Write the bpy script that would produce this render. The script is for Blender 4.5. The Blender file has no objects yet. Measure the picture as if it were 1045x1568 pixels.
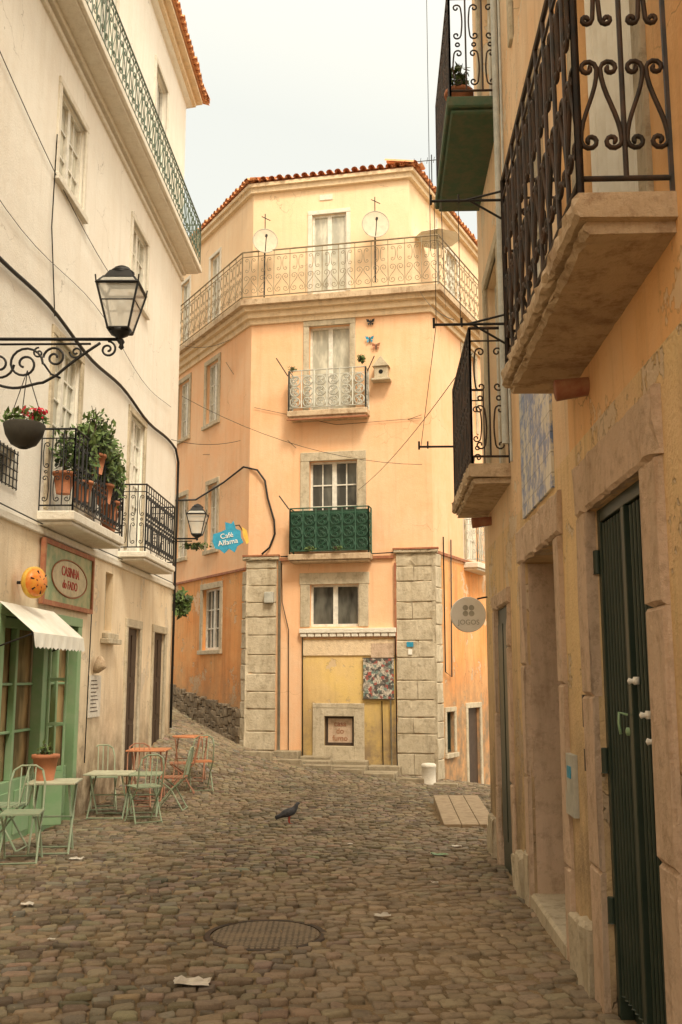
import bpy, math, random
import numpy as np
from mathutils import Vector, Matrix
random.seed(7); rng=np.random.default_rng(7)
pi=math.pi
scene=bpy.context.scene
scene.view_settings.view_transform='Standard'
scene.view_settings.look='None'
COL=bpy.context.collection

# ------------------------------------------------------------------ materials
def nodes(name):
    m=bpy.data.materials.new(name); m.use_nodes=True
    nt=m.node_tree; b=nt.nodes['Principled BSDF']
    return m,nt,b
def L(nt,a,b): nt.links.new(a,b)
def c4(c): return (c[0],c[1],c[2],1)
def mixc(nt,f,a,b,bt='MIX'):
    n=nt.nodes.new('ShaderNodeMix'); n.data_type='RGBA'; n.blend_type=bt
    for s,v in ((0,f),(6,a),(7,b)):
        if isinstance(v,(int,float)): n.inputs[s].default_value=v
        elif isinstance(v,tuple): n.inputs[s].default_value=c4(v)
        else: L(nt,v,n.inputs[s])
    return n.outputs[2]
def noise(nt,vec,scale,detail=5,rough=.6):
    n=nt.nodes.new('ShaderNodeTexNoise'); n.inputs['Scale'].default_value=scale
    n.inputs['Detail'].default_value=min(detail,5); n.inputs['Roughness'].default_value=rough
    L(nt,vec,n.inputs['Vector']); return n.outputs['Fac']
def ramp(nt,f,a,b,va=0.,vb=1.):
    n=nt.nodes.new('ShaderNodeMapRange'); n.inputs[1].default_value=a; n.inputs[2].default_value=b
    n.inputs[3].default_value=va; n.inputs[4].default_value=vb
    L(nt,f,n.inputs[0]); return n.outputs[0]
def mth(nt,op,a,b=None):
    n=nt.nodes.new('ShaderNodeMath'); n.operation=op
    for i,v in enumerate((a,b)):
        if v is None: continue
        if isinstance(v,(int,float)): n.inputs[i].default_value=v
        else: L(nt,v,n.inputs[i])
    return n.outputs[0]
def pos(nt):
    return nt.nodes.new('ShaderNodeNewGeometry').outputs['Position']
def scaled(nt,vec,s):
    n=nt.nodes.new('ShaderNodeMapping'); n.inputs['Scale'].default_value=s; L(nt,vec,n.inputs['Vector']); return n.outputs[0]
def bump(nt,b,h,strength=.3,dist=.01):
    n=nt.nodes.new('ShaderNodeBump'); n.inputs['Strength'].default_value=strength; n.inputs['Distance'].default_value=dist
    L(nt,h,n.inputs['Height']); L(nt,n.outputs[0],b.inputs['Normal'])
def stucco(name,c1,c2,stain,grime=(.27,.20,.13),peel=None,peel_lo=.63,base_z=None,stain_amt=.55,bs=.35,crack=False,streak=.3,gh=1.5):
    m,nt,b=nodes(name); p=pos(nt)
    f=ramp(nt,noise(nt,p,.9,5,.65),.38,.62)
    c=mixc(nt,f,c1,c2)
    st=noise(nt,scaled(nt,p,(2.6,2.6,.32)),1.4,5,.6)
    c=mixc(nt,ramp(nt,st,.48,.72,0,stain_amt),c,stain)
    s2=noise(nt,scaled(nt,p,(9,9,.5)),1.0,4,.6)
    c=mixc(nt,ramp(nt,s2,.54,.75,0,streak),c,tuple(x*.6 for x in stain))
    sp=noise(nt,p,11,5,.75)
    c=mixc(nt,ramp(nt,sp,.55,.8,0,.5),c,stain)
    h=noise(nt,p,45,3,.6)
    if peel:
        pf=noise(nt,p,1.5,5,.7)
        f2=ramp(nt,pf,peel_lo,peel_lo+.015)
        c=mixc(nt,mth(nt,'MULTIPLY',f2,.85),c,peel)
        f3=mth(nt,'MULTIPLY',ramp(nt,pf,peel_lo-.012,peel_lo),ramp(nt,pf,peel_lo+.012,peel_lo))
        c=mixc(nt,mth(nt,'MULTIPLY',f3,.4),c,tuple(x*.45 for x in stain))
        h=mth(nt,'SUBTRACT',h,mth(nt,'MULTIPLY',f2,1.2))
    if crack:
        v=nt.nodes.new('ShaderNodeTexVoronoi'); v.feature='DISTANCE_TO_EDGE'; v.inputs['Scale'].default_value=.7
        nn_=nt.nodes.new('ShaderNodeTexNoise'); nn_.inputs['Scale'].default_value=3; nn_.inputs['Detail'].default_value=4; L(nt,p,nn_.inputs['Vector'])
        vm=nt.nodes.new('ShaderNodeVectorMath'); vm.operation='SCALE'; L(nt,nn_.outputs['Color'],vm.inputs[0]); vm.inputs['Scale'].default_value=.5
        va=nt.nodes.new('ShaderNodeVectorMath'); va.operation='ADD'; L(nt,p,va.inputs[0]); L(nt,vm.outputs[0],va.inputs[1])
        L(nt,va.outputs[0],v.inputs['Vector'])
        cf=mth(nt,'MULTIPLY',ramp(nt,v.outputs['Distance'],.006,.001),ramp(nt,noise(nt,p,.8,2),.53,.62))
        c=mixc(nt,mth(nt,'MULTIPLY',cf,.5),c,tuple(x*.4 for x in stain))
    if base_z is not None:
        sx=nt.nodes.new('ShaderNodeSeparateXYZ'); L(nt,p,sx.inputs[0])
        g=ramp(nt,sx.outputs[2],base_z+gh,base_z-.1)
        g=mth(nt,'MULTIPLY',g,ramp(nt,noise(nt,p,3.,5,.65),.25,.6,.15,1.))
        c=mixc(nt,g,c,grime)
    L(nt,c,b.inputs['Base Color']); b.inputs['Roughness'].default_value=.93
    b.inputs['Specular IOR Level'].default_value=.2
    lf=noise(nt,p,4,2,.5)
    bump(nt,b,mth(nt,'ADD',h,mth(nt,'MULTIPLY',lf,1.5)),bs,.016)
    return m
def plain(name,c,rough=.6,metal=0,var=.25,scale=9,bs=.15,spec=.4,c2=None):
    m,nt,b=nodes(name); p=pos(nt)
    f=noise(nt,p,scale,4,.65)
    d=c2 if c2 else tuple(x*(1-var) for x in c)
    L(nt,mixc(nt,ramp(nt,f,.38,.66),c,d),b.inputs['Base Color'])
    b.inputs['Roughness'].default_value=rough; b.inputs['Metallic'].default_value=metal
    b.inputs['Specular IOR Level'].default_value=spec
    bump(nt,b,noise(nt,p,scale*5,2),bs,.006)
    return m
def stone_mat(name,c1,c2,dark,amt=.8):
    m,nt,b=nodes(name); p=pos(nt)
    c=mixc(nt,ramp(nt,noise(nt,p,2.2,5,.7),.35,.65),c1,c2)
    c=mixc(nt,ramp(nt,noise(nt,p,9,5,.75),.50,.72,0,amt),c,dark)
    c=mixc(nt,ramp(nt,noise(nt,scaled(nt,p,(3,3,.5)),1.6,5,.7),.50,.7,0,amt*.7),c,dark)
    L(nt,c,b.inputs['Base Color']); b.inputs['Roughness'].default_value=.9; b.inputs['Specular IOR Level'].default_value=.2
    bump(nt,b,noise(nt,p,22,5,.7),.7,.022)
    return m
def glassy(name,c,c2,rough=.12,sc=3):
    m,nt,b=nodes(name); p=pos(nt)
    L(nt,mixc(nt,ramp(nt,noise(nt,scaled(nt,p,(1,1,.35)),sc,3),.4,.6),c,c2),b.inputs['Base Color'])
    b.inputs['Roughness'].default_value=rough; b.inputs['Specular IOR Level'].default_value=.6
    return m
M={}
M['white']=stucco('white_stucco',(.87,.85,.78),(.84,.80,.72),(.70,.64,.53),stain_amt=.3,streak=.14,crack=True)
M['cream']=stucco('cream_stucco',(.84,.72,.54),(.78,.64,.45),(.58,.44,.28),base_z=0.2,peel=(.64,.56,.45),peel_lo=.61,crack=True)
M['peach']=stucco('peach_stucco',(.87,.53,.31),(.86,.59,.38),(.78,.42,.22),stain_amt=.4,streak=.2,crack=True)
M['peachtop']=stucco('pale_peach_stucco',(.87,.68,.47),(.86,.64,.42),(.78,.54,.33),stain_amt=.35,streak=.2,crack=True)
M['orange']=stucco('orange_stucco',(.80,.36,.13),(.82,.46,.21),(.50,.22,.09),base_z=.6,peel=(.70,.52,.35),peel_lo=.585,crack=True)
M['yellow']=stucco('yellow_stucco',(.80,.58,.19),(.77,.56,.26),(.55,.36,.15),base_z=0.,peel=(.66,.50,.32),peel_lo=.585)
M['rorange']=stucco('warm_orange_stucco',(.84,.50,.23),(.82,.54,.30),(.62,.34,.15),peel=(.76,.58,.38),peel_lo=.63,crack=True)
M['rpale']=stucco('faded_peach_stucco',(.84,.66,.46),(.82,.57,.35),(.60,.42,.25),peel=(.72,.63,.50),peel_lo=.61,crack=True)
M['rlow']=stucco('old_yellow_stucco',(.82,.61,.33),(.78,.56,.34),(.52,.37,.21),base_z=0.2,peel=(.70,.57,.43),peel_lo=.585,bs=.8,crack=True,stain_amt=.7,streak=.4,gh=2.0)
M['stone']=stone_mat('limestone',(.62,.55,.42),(.50,.43,.31),(.27,.22,.15),.75)
M['pinkstone']=stone_mat('pink_limestone',(.66,.50,.38),(.58,.44,.32),(.34,.24,.16),.8)
M['darkstone']=stone_mat('dark_masonry',(.30,.24,.17),(.2,.16,.11),(.09,.075,.06))
M['slab']=stone_mat('balcony_concrete',(.62,.49,.34),(.52,.40,.27),(.22,.125,.07),.8)
M['whiteslab']=stone_mat('painted_slab',(.80,.77,.68),(.75,.70,.60),(.5,.44,.34),.4)
M['doorstone']=stone_mat('worn_step_stone',(.42,.36,.26),(.34,.29,.2),(.2,.16,.11))
M['molding']=stone_mat('painted_molding',(.82,.66,.46),(.76,.60,.40),(.5,.38,.25),.6)
M['iron']=plain('black_iron',(.022,.022,.022),.5,.3)
M['rustiron']=plain('dark_iron',(.03,.026,.022),.6,.3,c2=(.08,.045,.028))
M['greeniron']=plain('green_grey_iron',(.10,.14,.10),.55,.1)
M['tanrail']=plain('tan_painted_iron',(.30,.24,.15),.6,.1,c2=(.2,.15,.09))
M['greyrail']=plain('grey_painted_iron',(.50,.50,.44),.6,0)
M['greenrail']=plain('green_painted_iron',(.03,.10,.06),.5,0,c2=(.02,.06,.035),scale=30)
M['greenslab']=plain('green_painted_slab',(.06,.12,.07),.8,0,c2=(.12,.13,.08))
M['greendoor']=plain('dark_green_metal',(.022,.040,.028),.38,.1,c2=(.04,.055,.04),scale=3)
M['shopgreen']=plain('green_wood_paint',(.22,.38,.20),.5,0,scale=4,c2=(.28,.40,.24))
M['whitewood']=plain('white_wood_paint',(.82,.80,.72),.5)
M['darkwood']=plain('dark_wood',(.07,.045,.03),.6)
M['redbrown']=plain('red_brown_paint',(.32,.11,.06),.7,c2=(.4,.2,.1))
M['glass']=glassy('dark_glass',(.04,.04,.035),(.14,.14,.12))
M['curtain']=glassy('curtain_glass',(.68,.66,.55),(.42,.41,.34),.25,5)
M['warmglass']=glassy('shop_glass',(.16,.11,.06),(.55,.38,.2),.1,2.2)
M['tile']=stone_mat('roof_clay',(.80,.40,.20),(.72,.34,.17),(.42,.24,.14),.6)
M['void']=plain('dark_interior',(.012,.01,.008),.9)
M['blue']=plain('blue_paint',(.03,.32,.52),.5)
M['yellowpaint']=plain('yellow_paint',(.8,.5,.08),.5)
M['red']=plain('red_enamel',(.5,.05,.03),.5)
M['signcream']=plain('sign_cream',(.6,.52,.34),.5)
M['orangelamp']=plain('orange_enamel',(.80,.22,.03),.35,c2=(.8,.36,.06),scale=20)
M['whitepaint']=plain('white_paint',(.88,.86,.80),.5,var=.06)
M['signgrey']=plain('sign_grey',(.48,.46,.38),.5)
M['canvas']=plain('awning_canvas',(.82,.81,.74),.9,c2=(.72,.69,.6),scale=4)
M['chairgreen']=plain('pale_green_enamel',(.28,.37,.25),.5,0,c2=(.36,.40,.28))
M['chairrust']=plain('red_brown_enamel',(.40,.16,.09),.5,0,c2=(.34,.2,.13))
M['tablegreen']=plain('weathered_green_top',(.56,.57,.42),.6,0)
M['tablered']=plain('red_brown_top',(.66,.27,.13),.5,0)
M['pot']=plain('terracotta',(.5,.2,.1),.8)
M['leaf']=plain('leaf_green',(.07,.13,.03),.6,c2=(.13,.18,.05),scale=14)
M['leafd']=plain('leaf_dark',(.03,.06,.018),.6,c2=(.07,.09,.03),scale=14)
M['flower']=plain('red_petals',(.6,.02,.05),.6)
M['darkpot']=plain('coir_basket',(.05,.045,.035),.9)
M['board']=plain('old_board',(.42,.33,.22),.8,c2=(.3,.23,.15))
M['paper']=plain('paper',(.7,.66,.58),.8)
M['bird']=plain('pigeon_feathers',(.035,.037,.045),.6,c2=(.08,.085,.1),scale=25)
M['dish']=plain('dish_enamel',(.72,.64,.50),.6,var=.15)
def lampglass():
    m,nt,b=nodes('lamp_glass'); b.inputs['Base Color'].default_value=(.8,.8,.74,1); b.inputs['Roughness'].default_value=.15; b.inputs['Alpha'].default_value=.5
    return m
M['lampglass']=lampglass()
def special_tiles():
    m,nt,b=nodes('azulejo_tiles'); p=pos(nt)
    mp=nt.nodes.new('ShaderNodeSeparateXYZ'); L(nt,p,mp.inputs[0])
    cb=nt.nodes.new('ShaderNodeCombineXYZ'); L(nt,mp.outputs[1],cb.inputs[0]); L(nt,mp.outputs[2],cb.inputs[1])
    br=nt.nodes.new('ShaderNodeTexBrick'); br.offset=0; br.inputs['Scale'].default_value=1
    br.inputs['Brick Width'].default_value=.14; br.inputs['Row Height'].default_value=.14
    br.inputs['Mortar Size'].default_value=.004
    br.inputs['Color1'].default_value=(1,1,1,1); br.inputs['Color2'].default_value=(.9,.9,.9,1); br.inputs['Mortar'].default_value=(.55,.55,.5,1)
    L(nt,cb.outputs[0],br.inputs['Vector'])
    f=noise(nt,scaled(nt,p,(1,1.2,.7)),4.5,5,.75); f2=noise(nt,p,16,3,.5)
    a=ramp(nt,f,.46,.52)
    c=mixc(nt,a,(.72,.71,.64),(.16,.26,.52))
    c=mixc(nt,ramp(nt,f2,.5,.6,0,.6),c,(.76,.74,.64))
    c=mixc(nt,1.0,c,br.outputs['Color'],'MULTIPLY')
    L(nt,c,b.inputs['Base Color']); b.inputs['Roughness'].default_value=.35
    return m
M['azulejo']=special_tiles()
def collage():
    m,nt,b=nodes('collage_print'); p=pos(nt)
    v=nt.nodes.new('ShaderNodeTexVoronoi'); v.inputs['Scale'].default_value=17; v.distance='CHEBYCHEV'; L(nt,p,v.inputs['Vector'])
    s=nt.nodes.new('ShaderNodeSeparateColor'); L(nt,v.outputs['Color'],s.inputs[0])
    c=mixc(nt,ramp(nt,s.outputs[0],.3,.6),(.07,.065,.06),(.60,.55,.47))
    c=mixc(nt,ramp(nt,s.outputs[1],.84,.85),c,(.42,.09,.07))
    c=mixc(nt,ramp(nt,s.outputs[2],.88,.89),c,(.18,.28,.25))
    c=mixc(nt,ramp(nt,noise(nt,p,40,2),.5,.56,0,.7),c,(.12,.11,.10))
    L(nt,c,b.inputs['Base Color']); b.inputs['Roughness'].default_value=.5
    return m
M['collage']=collage()
def mural():
    m,nt,b=nodes('painted_shop_sign'); p=pos(nt)
    f=noise(nt,p,6,5)
    c=mixc(nt,ramp(nt,f,.4,.6),(.20,.30,.16),(.40,.40,.22))
    L(nt,c,b.inputs['Base Color']); b.inputs['Roughness'].default_value=.4
    return m
M['mural']=mural()
def manhole():
    m,nt,b=nodes('cast_iron_cover'); p=pos(nt)
    v=nt.nodes.new('ShaderNodeTexVoronoi'); v.inputs['Scale'].default_value=26; v.inputs['Randomness'].default_value=.15; v.distance='CHEBYCHEV'; L(nt,p,v.inputs['Vector'])
    h=ramp(nt,v.outputs['Distance'],.36,.28)
    c=mixc(nt,h,(.10,.08,.055),(.24,.19,.13))
    c=mixc(nt,ramp(nt,noise(nt,p,6,5),.45,.65,0,.6),c,(.28,.22,.14))
    L(nt,c,b.inputs['Base Color']); b.inputs['Roughness'].default_value=.7; b.inputs['Metallic'].default_value=.2
    bump(nt,b,h,.8,.01); return m
M['manhole']=manhole()
def cobble():
    m,nt,b=nodes('basalt_setts'); p=pos(nt)
    a=nt.nodes.new('ShaderNodeAttribute'); a.attribute_name='Col'
    d=ramp(nt,noise(nt,p,.8,5,.65),.46,.66)
    c=mixc(nt,mth(nt,'MULTIPLY',d,.4),a.outputs['Color'],(.40,.30,.18))
    c=mixc(nt,ramp(nt,noise(nt,p,1.7,5,.7),.52,.68,0,.5),c,(.10,.08,.055))
    c=mixc(nt,ramp(nt,noise(nt,p,30,5,.75),.5,.75,0,.6),c,(.11,.085,.06))
    c=mixc(nt,ramp(nt,noise(nt,p,70,3,.7),.58,.75,0,.5),c,(.48,.4,.29))
    L(nt,c,b.inputs['Base Color']); b.inputs['Roughness'].default_value=.75; b.inputs['Specular IOR Level'].default_value=.3
    bump(nt,b,noise(nt,p,32,5,.8),.9,.014); return m
M['cobble']=cobble()
def dirt():
    m,nt,b=nodes('sandy_joints'); p=pos(nt)
    c=mixc(nt,ramp(nt,noise(nt,p,2,5,.7),.35,.65),(.29,.21,.125),(.15,.11,.065))
    c=mixc(nt,ramp(nt,noise(nt,p,60,4,.7),.5,.7,0,.6),c,(.42,.33,.21))
    L(nt,c,b.inputs['Base Color']); b.inputs['Roughness'].default_value=.95; b.inputs['Specular IOR Level'].default_value=.1
    bump(nt,b,noise(nt,p,25,5,.75),.8,.02); return m
M['dirt']=dirt()

# ------------------------------------------------------------------ mesh helpers
class Fr:
    def __init__(s,o,d,n): s.o=Vector((o[0],o[1],0)); s.d=Vector((d[0],d[1],0)).normalized(); s.n=Vector((n[0],n[1],0)).normalized()
    def P(s,a,n,z): 
        v=s.o+s.d*a+s.n*n; return Vector((v.x,v.y,z))
def empty(name):
    e=bpy.data.objects.new(name,None); COL.objects.link(e); return e
class Part:
    def __init__(s,name,mat,parent=None,smooth=False,bevel=0):
        s.name=name;s.mat=mat;s.parent=parent;s.v=[];s.f=[];s.smooth=smooth;s.bevel=bevel
    def add(s,vs,fs):
        k=len(s.v); s.v.extend([tuple(x) for x in vs]); s.f.extend([tuple(i+k for i in f) for f in fs])
    def quad(s,*p): s.add(p,[tuple(range(len(p)))])
    def hexa(s,p): s.add(p,[(0,1,2,3),(7,6,5,4),(0,4,5,1),(1,5,6,2),(2,6,7,3),(3,7,4,0)])
    def box(s,fr,s0,s1,n0,n1,z0,z1):
        P=fr.P; s.hexa([P(s0,n0,z0),P(s1,n0,z0),P(s1,n1,z0),P(s0,n1,z0),P(s0,n0,z1),P(s1,n0,z1),P(s1,n1,z1),P(s0,n1,z1)])
    def roughbox(s,fr,s0,s1,n0,n1,z0,z1,j=.006,step=.06):
        k=max(2,int((s1-s0)/step)); prof=[(n0,z0),(n1-.02,z0),(n1,z0+.02),(n1,(z0+z1)/2),(n1,z1-.015),(n1-.015,z1),(n0,z1)]
        vs=[];fs=[];m=len(prof)
        for i in range(k+1):
            a=s0+(s1-s0)*i/k
            for q,(nn,zz) in enumerate(prof):
                chip=(.02 if random.random()<.07 else 0) if q in(1,2,4,5) else 0
                jn=0 if q in (0,m-1) else random.gauss(0,j)-chip
                vs.append(fr.P(a+(random.gauss(0,j*.6) if 0<i<k else random.gauss(0,j)),nn+jn,zz+random.gauss(0,j*.6)+(chip*.5 if q<3 else -chip*.5)))
        for i in range(k):
            for q in range(m): fs.append((i*m+q,i*m+(q+1)%m,(i+1)*m+(q+1)%m,(i+1)*m+q))
        fs.append(tuple(range(m))); fs.append(tuple(k*m+q for q in range(m)))
        s.add(vs,fs)
    def tube(s,pts,r,k=6,caps=True):
        pts=[Vector(p) for p in pts]; n=len(pts); vs=[];fs=[]
        prev=None
        for i in range(n):
            t=(pts[min(i+1,n-1)]-pts[max(i-1,0)])
            if t.length<1e-9: t=Vector((0,0,1))
            t.normalize()
            if prev is None:
                a=Vector((0,0,1)) if abs(t.z)<.9 else Vector((1,0,0))
                u=t.cross(a).normalized()
            else:
                u=(prev-t*prev.dot(t))
                if u.length<1e-6: u=t.orthogonal()
                u.normalize()
            prev=u; w=t.cross(u)
            rr=r[i] if isinstance(r,(list,tuple)) else r
            for j in range(k):
                an=2*pi*j/k; vs.append(pts[i]+u*(rr*math.cos(an))+w*(rr*math.sin(an)))
        for i in range(n-1):
            for j in range(k):
                fs.append((i*k+j,i*k+(j+1)%k,(i+1)*k+(j+1)%k,(i+1)*k+j))
        if caps: fs.append(tuple(range(k))); fs.append(tuple((n-1)*k+j for j in range(k)))
        s.add(vs,fs)
    def lathe(s,c,prof,k=16,axis=Vector((0,0,1))):
        c=Vector(c); axis=axis.normalized(); u=axis.orthogonal().normalized(); w=axis.cross(u); vs=[];fs=[]
        for r,h in prof:
            for j in range(k):
                a=2*pi*j/k; vs.append(c+axis*h+u*(r*math.cos(a))+w*(r*math.sin(a)))
        n=len(prof)
        for i in range(n-1):
            for j in range(k): fs.append((i*k+j,i*k+(j+1)%k,(i+1)*k+(j+1)%k,(i+1)*k+j))
        fs.append(tuple(range(k))); fs.append(tuple((n-1)*k+j for j in range(k)))
        s.add(vs,fs)
    def leaves(s,c,rad,n,size):
        c=Vector(c)
        for _ in range(n):
            d=Vector((random.gauss(0,1),random.gauss(0,1),random.gauss(0,1))).normalized()*(random.random()**.4)*random.uniform(.8,1.2)
            p=c+Vector((d.x*rad[0],d.y*rad[1],d.z*rad[2]))
            a=Vector((random.gauss(0,1),random.gauss(0,1),random.gauss(0,1))).normalized(); b=a.orthogonal().normalized()
            sz=size*random.uniform(.6,1.3)
            s.quad(p-a*sz,p+b*sz*.45,p+a*sz,p-b*sz*.45)
    def done(s):
        if not s.v: return None
        me=bpy.data.meshes.new(s.name); me.from_pydata(s.v,[],s.f); me.materials.append(M[s.mat] if isinstance(s.mat,str) else s.mat)
        if s.smooth: me.polygons.foreach_set('use_smooth',[True]*len(me.polygons))
        o=bpy.data.objects.new(s.name,me); COL.objects.link(o)
        if s.parent: o.parent=s.parent
        if s.bevel:
            b=o.modifiers.new('b','BEVEL'); b.width=s.bevel; b.segments=1
        return o
class Bld:
    def __init__(s,name): s.e=empty(name); s.parts={}
    def p(s,name,mat,**k):
        if name not in s.parts: s.parts[name]=Part(name,mat,s.e,**k)
        return s.parts[name]
    def done(s):
        for q in s.parts.values(): q.done()

def wallgrid(part,fr,s0,s1,z0,z1,holes,depth=.2):
    hs=[h for h in holes if h[0]<s1 and h[1]>s0 and h[2]<z1 and h[3]>z0]
    S=sorted({s0,s1,*[min(max(x,s0),s1) for h in hs for x in h[:2]]}); Z=sorted({z0,z1,*[min(max(x,z0),z1) for h in hs for x in h[2:4]]})
    for a,b in zip(S,S[1:]):
        for c,d in zip(Z,Z[1:]):
            ms,mz=(a+b)/2,(c+d)/2
            if any(h[0]<ms<h[1] and h[2]<mz<h[3] for h in hs): continue
            part.quad(fr.P(a,0,c),fr.P(b,0,c),fr.P(b,0,d),fr.P(a,0,d))
    for h in hs:
        dp=h[4] if len(h)>4 else depth
        a,b,c,d=h[0],h[1],max(h[2],z0),min(h[3],z1)
        P=fr.P
        part.quad(P(a,0,c),P(a,-dp,c),P(a,-dp,d),P(a,0,d)); part.quad(P(b,0,c),P(b,-dp,c),P(b,-dp,d),P(b,0,d))
        part.quad(P(a,0,c),P(b,0,c),P(b,-dp,c),P(a,-dp,c)); part.quad(P(a,0,d),P(b,0,d),P(b,-dp,d),P(a,-dp,d))
def window(B,fr,s0,s1,z0,z1,cols=2,rows=3,pane='curtain',depth=.2,sur=.14,sill=True,wood='whitewood',stone='stone',lowpanel=0):
    st=B.p('stone_surrounds' if stone=='stone' else 'surrounds_'+stone,stone,bevel=.008); w=B.p('window_frames' if wood=='whitewood' else 'frames_'+wood,wood); g=B.p('panes_'+pane,pane)
    if sur:
        st.box(fr,s0-sur,s0,-.02,.03,z0,z1); st.box(fr,s1,s1+sur,-.02,.03,z0,z1)
        st.box(fr,s0-sur,s1+sur,-.02,.034,z1,z1+sur)
        if sill: st.box(fr,s0-sur-.02,s1+sur+.02,-.02,.07,z0-.1,z0-.002)
    d=-depth
    g.quad(fr.P(s0,d+.02,z0),fr.P(s1,d+.02,z0),fr.P(s1,d+.02,z1),fr.P(s0,d+.02,z1))
    e=.045
    w.box(fr,s0,s0+e,d,d+.07,z0,z1); w.box(fr,s1-e,s1,d,d+.07,z0,z1)
    w.box(fr,s0+e,s1-e,d,d+.068,z0,z0+e*1.4); w.box(fr,s0+e,s1-e,d,d+.068,z1-e,z1)
    for i in range(1,cols):
        c=s0+(s1-s0)*i/cols
        w.box(fr,c-.05,c+.05,d,d+.066,z0+e*1.4,z1-e)
    z00=z0+e*1.4
    if lowpanel: w.box(fr,s0+e,s1-e,d,d+.05,z00,z0+lowpanel); z00=z0+lowpanel
    for i in range(1,rows):
        c=z00+(z1-e-z00)*i/rows
        w.box(fr,s0+e,s1-e,d,d+.045,c-.014,c+.014)
    if rows>1:
        for i in range(cols):
            a=s0+(s1-s0)*(i+.5)/cols
            if (s1-s0)/cols>.35: w.box(fr,a-.013,a+.013,d,d+.043,z00,z1-e)

def spiral(cx,cz,R,a0,turns,dr,n=16):
    pts=[]
    for i in range(n+1):
        t=i/n; a=a0+dr*2*pi*turns*t; r=R*(1-.82*t)
        pts.append((cx+r*math.cos(a),cz+r*math.sin(a)))
    return pts
def s_scroll(w,h,flip=1,n=14,off=.27,Rf=.40):
    R=Rf*w; zc=h*off
    up=spiral(0,zc,R,pi,1.2,-1,n)
    lo=spiral(0,-zc,R,0,1.2,-1,n)
    mid=[]
    for i in range(1,8):
        t=i/8; x=-R*math.cos(pi*t); z=zc*(1-2*t); mid.append((x,z))
    pts=up[::-1]+mid+lo
    return [(flip*x,z) for x,z in pts]
def c_scroll(w,h,flip=1,n=12):
    R=.3*w; a=spiral(w*.05,h*.3,R,pi,1.1,-1,n); b=spiral(w*.05,-h*.3,R,pi,1.1,1,n)
    pts=a[::-1]+[(w*.05-R-.08*w*math.sin(pi*t/6),h*.3*(1-2*t/6)) for t in range(1,6)]+b
    return [(flip*x,z) for x,z in pts]
def railing(part,p0,p1,z0,z1,style='scroll',cell=.2,r=.006,bar=.008,k=5,top=.014,ends=True):
    p0=Vector((p0[0],p0[1],0)); p1=Vector((p1[0],p1[1],0)); D=p1-p0; Ln=D.length; D.normalize()
    Nn=Vector((-D.y,D.x,0))
    def Q(t,z,n=0): v=p0+D*t+Nn*n; return (v.x,v.y,z)
    part.tube([Q(0,z1),Q(Ln,z1)],top,6)
    part.tube([Q(0,z0+.07),Q(Ln,z0+.07)],top*.8,6)
    n=max(1,round(Ln/cell)); cw=Ln/n; zt=z1-.12; zb=z0+.07
    part.tube([Q(0,zt),Q(Ln,zt)],top*.6,5)
    for i in range(n+1):
        big=(i in(0,n))
        part.tube([Q(i*cw,z0 if big else z0+.07),Q(i*cw,z1)],bar*(1.5 if big else 1),k)
    H=zt-zb; zm=(zt+zb)/2
    for i in range(n):
        cx=(i+.5)*cw
        def add(pts,zc,rr=r): part.tube([Q(cx+x,zc+z) for x,z in pts],rr,k)
        if style=='scroll':
            add(s_scroll(cw*.95,H*.98,1 if i%2 else -1),zm)
            add([(cw*.12*math.cos(a*pi/5),cw*.12*math.sin(a*pi/5)) for a in range(11)],z1-.06)
        elif style=='double':
            add(c_scroll(cw*.9,H*.5,1 if i%2 else -1),zb+H*.25); add(c_scroll(cw*.9,H*.5,-1 if i%2 else 1),zb+H*.75)
            add([(cw*.12*math.cos(a*pi/5),cw*.12*math.sin(a*pi/5)) for a in range(11)],zm)
        elif style=='lyre':
            for f in (1,-1):
                q=s_scroll(cw*.5,H*.55,f,12); add([(x+f*cw*.24,z) for x,z in q],zb+H*.30)
                q=c_scroll(cw*.46,H*.42,f,10); add([(x+f*cw*.2,z) for x,z in q],zb+H*.78)
        elif style=='lattice':
            R=min(cw,H*.33)*.45
            for j in range(3):
                zc=zb+H*(j+.5)/3
                add([(R*math.cos(a*pi/8),R*math.sin(a*pi/8)) for a in range(17)],zc)
                add(s_scroll(R*1.3,R*1.6,1 if (i+j)%2 else -1,8),zc)
def balcony(B,fr,s0,s1,proj,zs0,zs1,ztop,style,mat,slab,cell=.2,name='balcony',r=.006,bar=.008,k=5,rough=False):
    sl=B.p(name+'_slab',slab,bevel=0 if rough else .014)
    if rough:
        sl.roughbox(fr,s0,s1,-.02,proj,zs0+.05,zs1,.005,.05); sl.roughbox(fr,s0+.04,s1-.04,-.02,proj-.04,zs0,zs0+.052,.004,.06)
    else:
        sl.box(fr,s0,s1,-.02,proj,zs0+.05,zs1); sl.box(fr,s0+.04,s1-.04,-.02,proj-.04,zs0,zs0+.048)
    rl=B.p(name+'_railing',mat,smooth=True)
    i=.035
    a=fr.P(s0+i,proj-i,0);b=fr.P(s1-i,proj-i,0);c=fr.P(s0+i,0,0);d=fr.P(s1-i,0,0)
    railing(rl,a,b,zs1,ztop,style,cell,r,bar,k); railing(rl,c,a,zs1,ztop,style,cell,r,bar,k); railing(rl,d,b,zs1,ztop,style,cell,r,bar,k)
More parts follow.
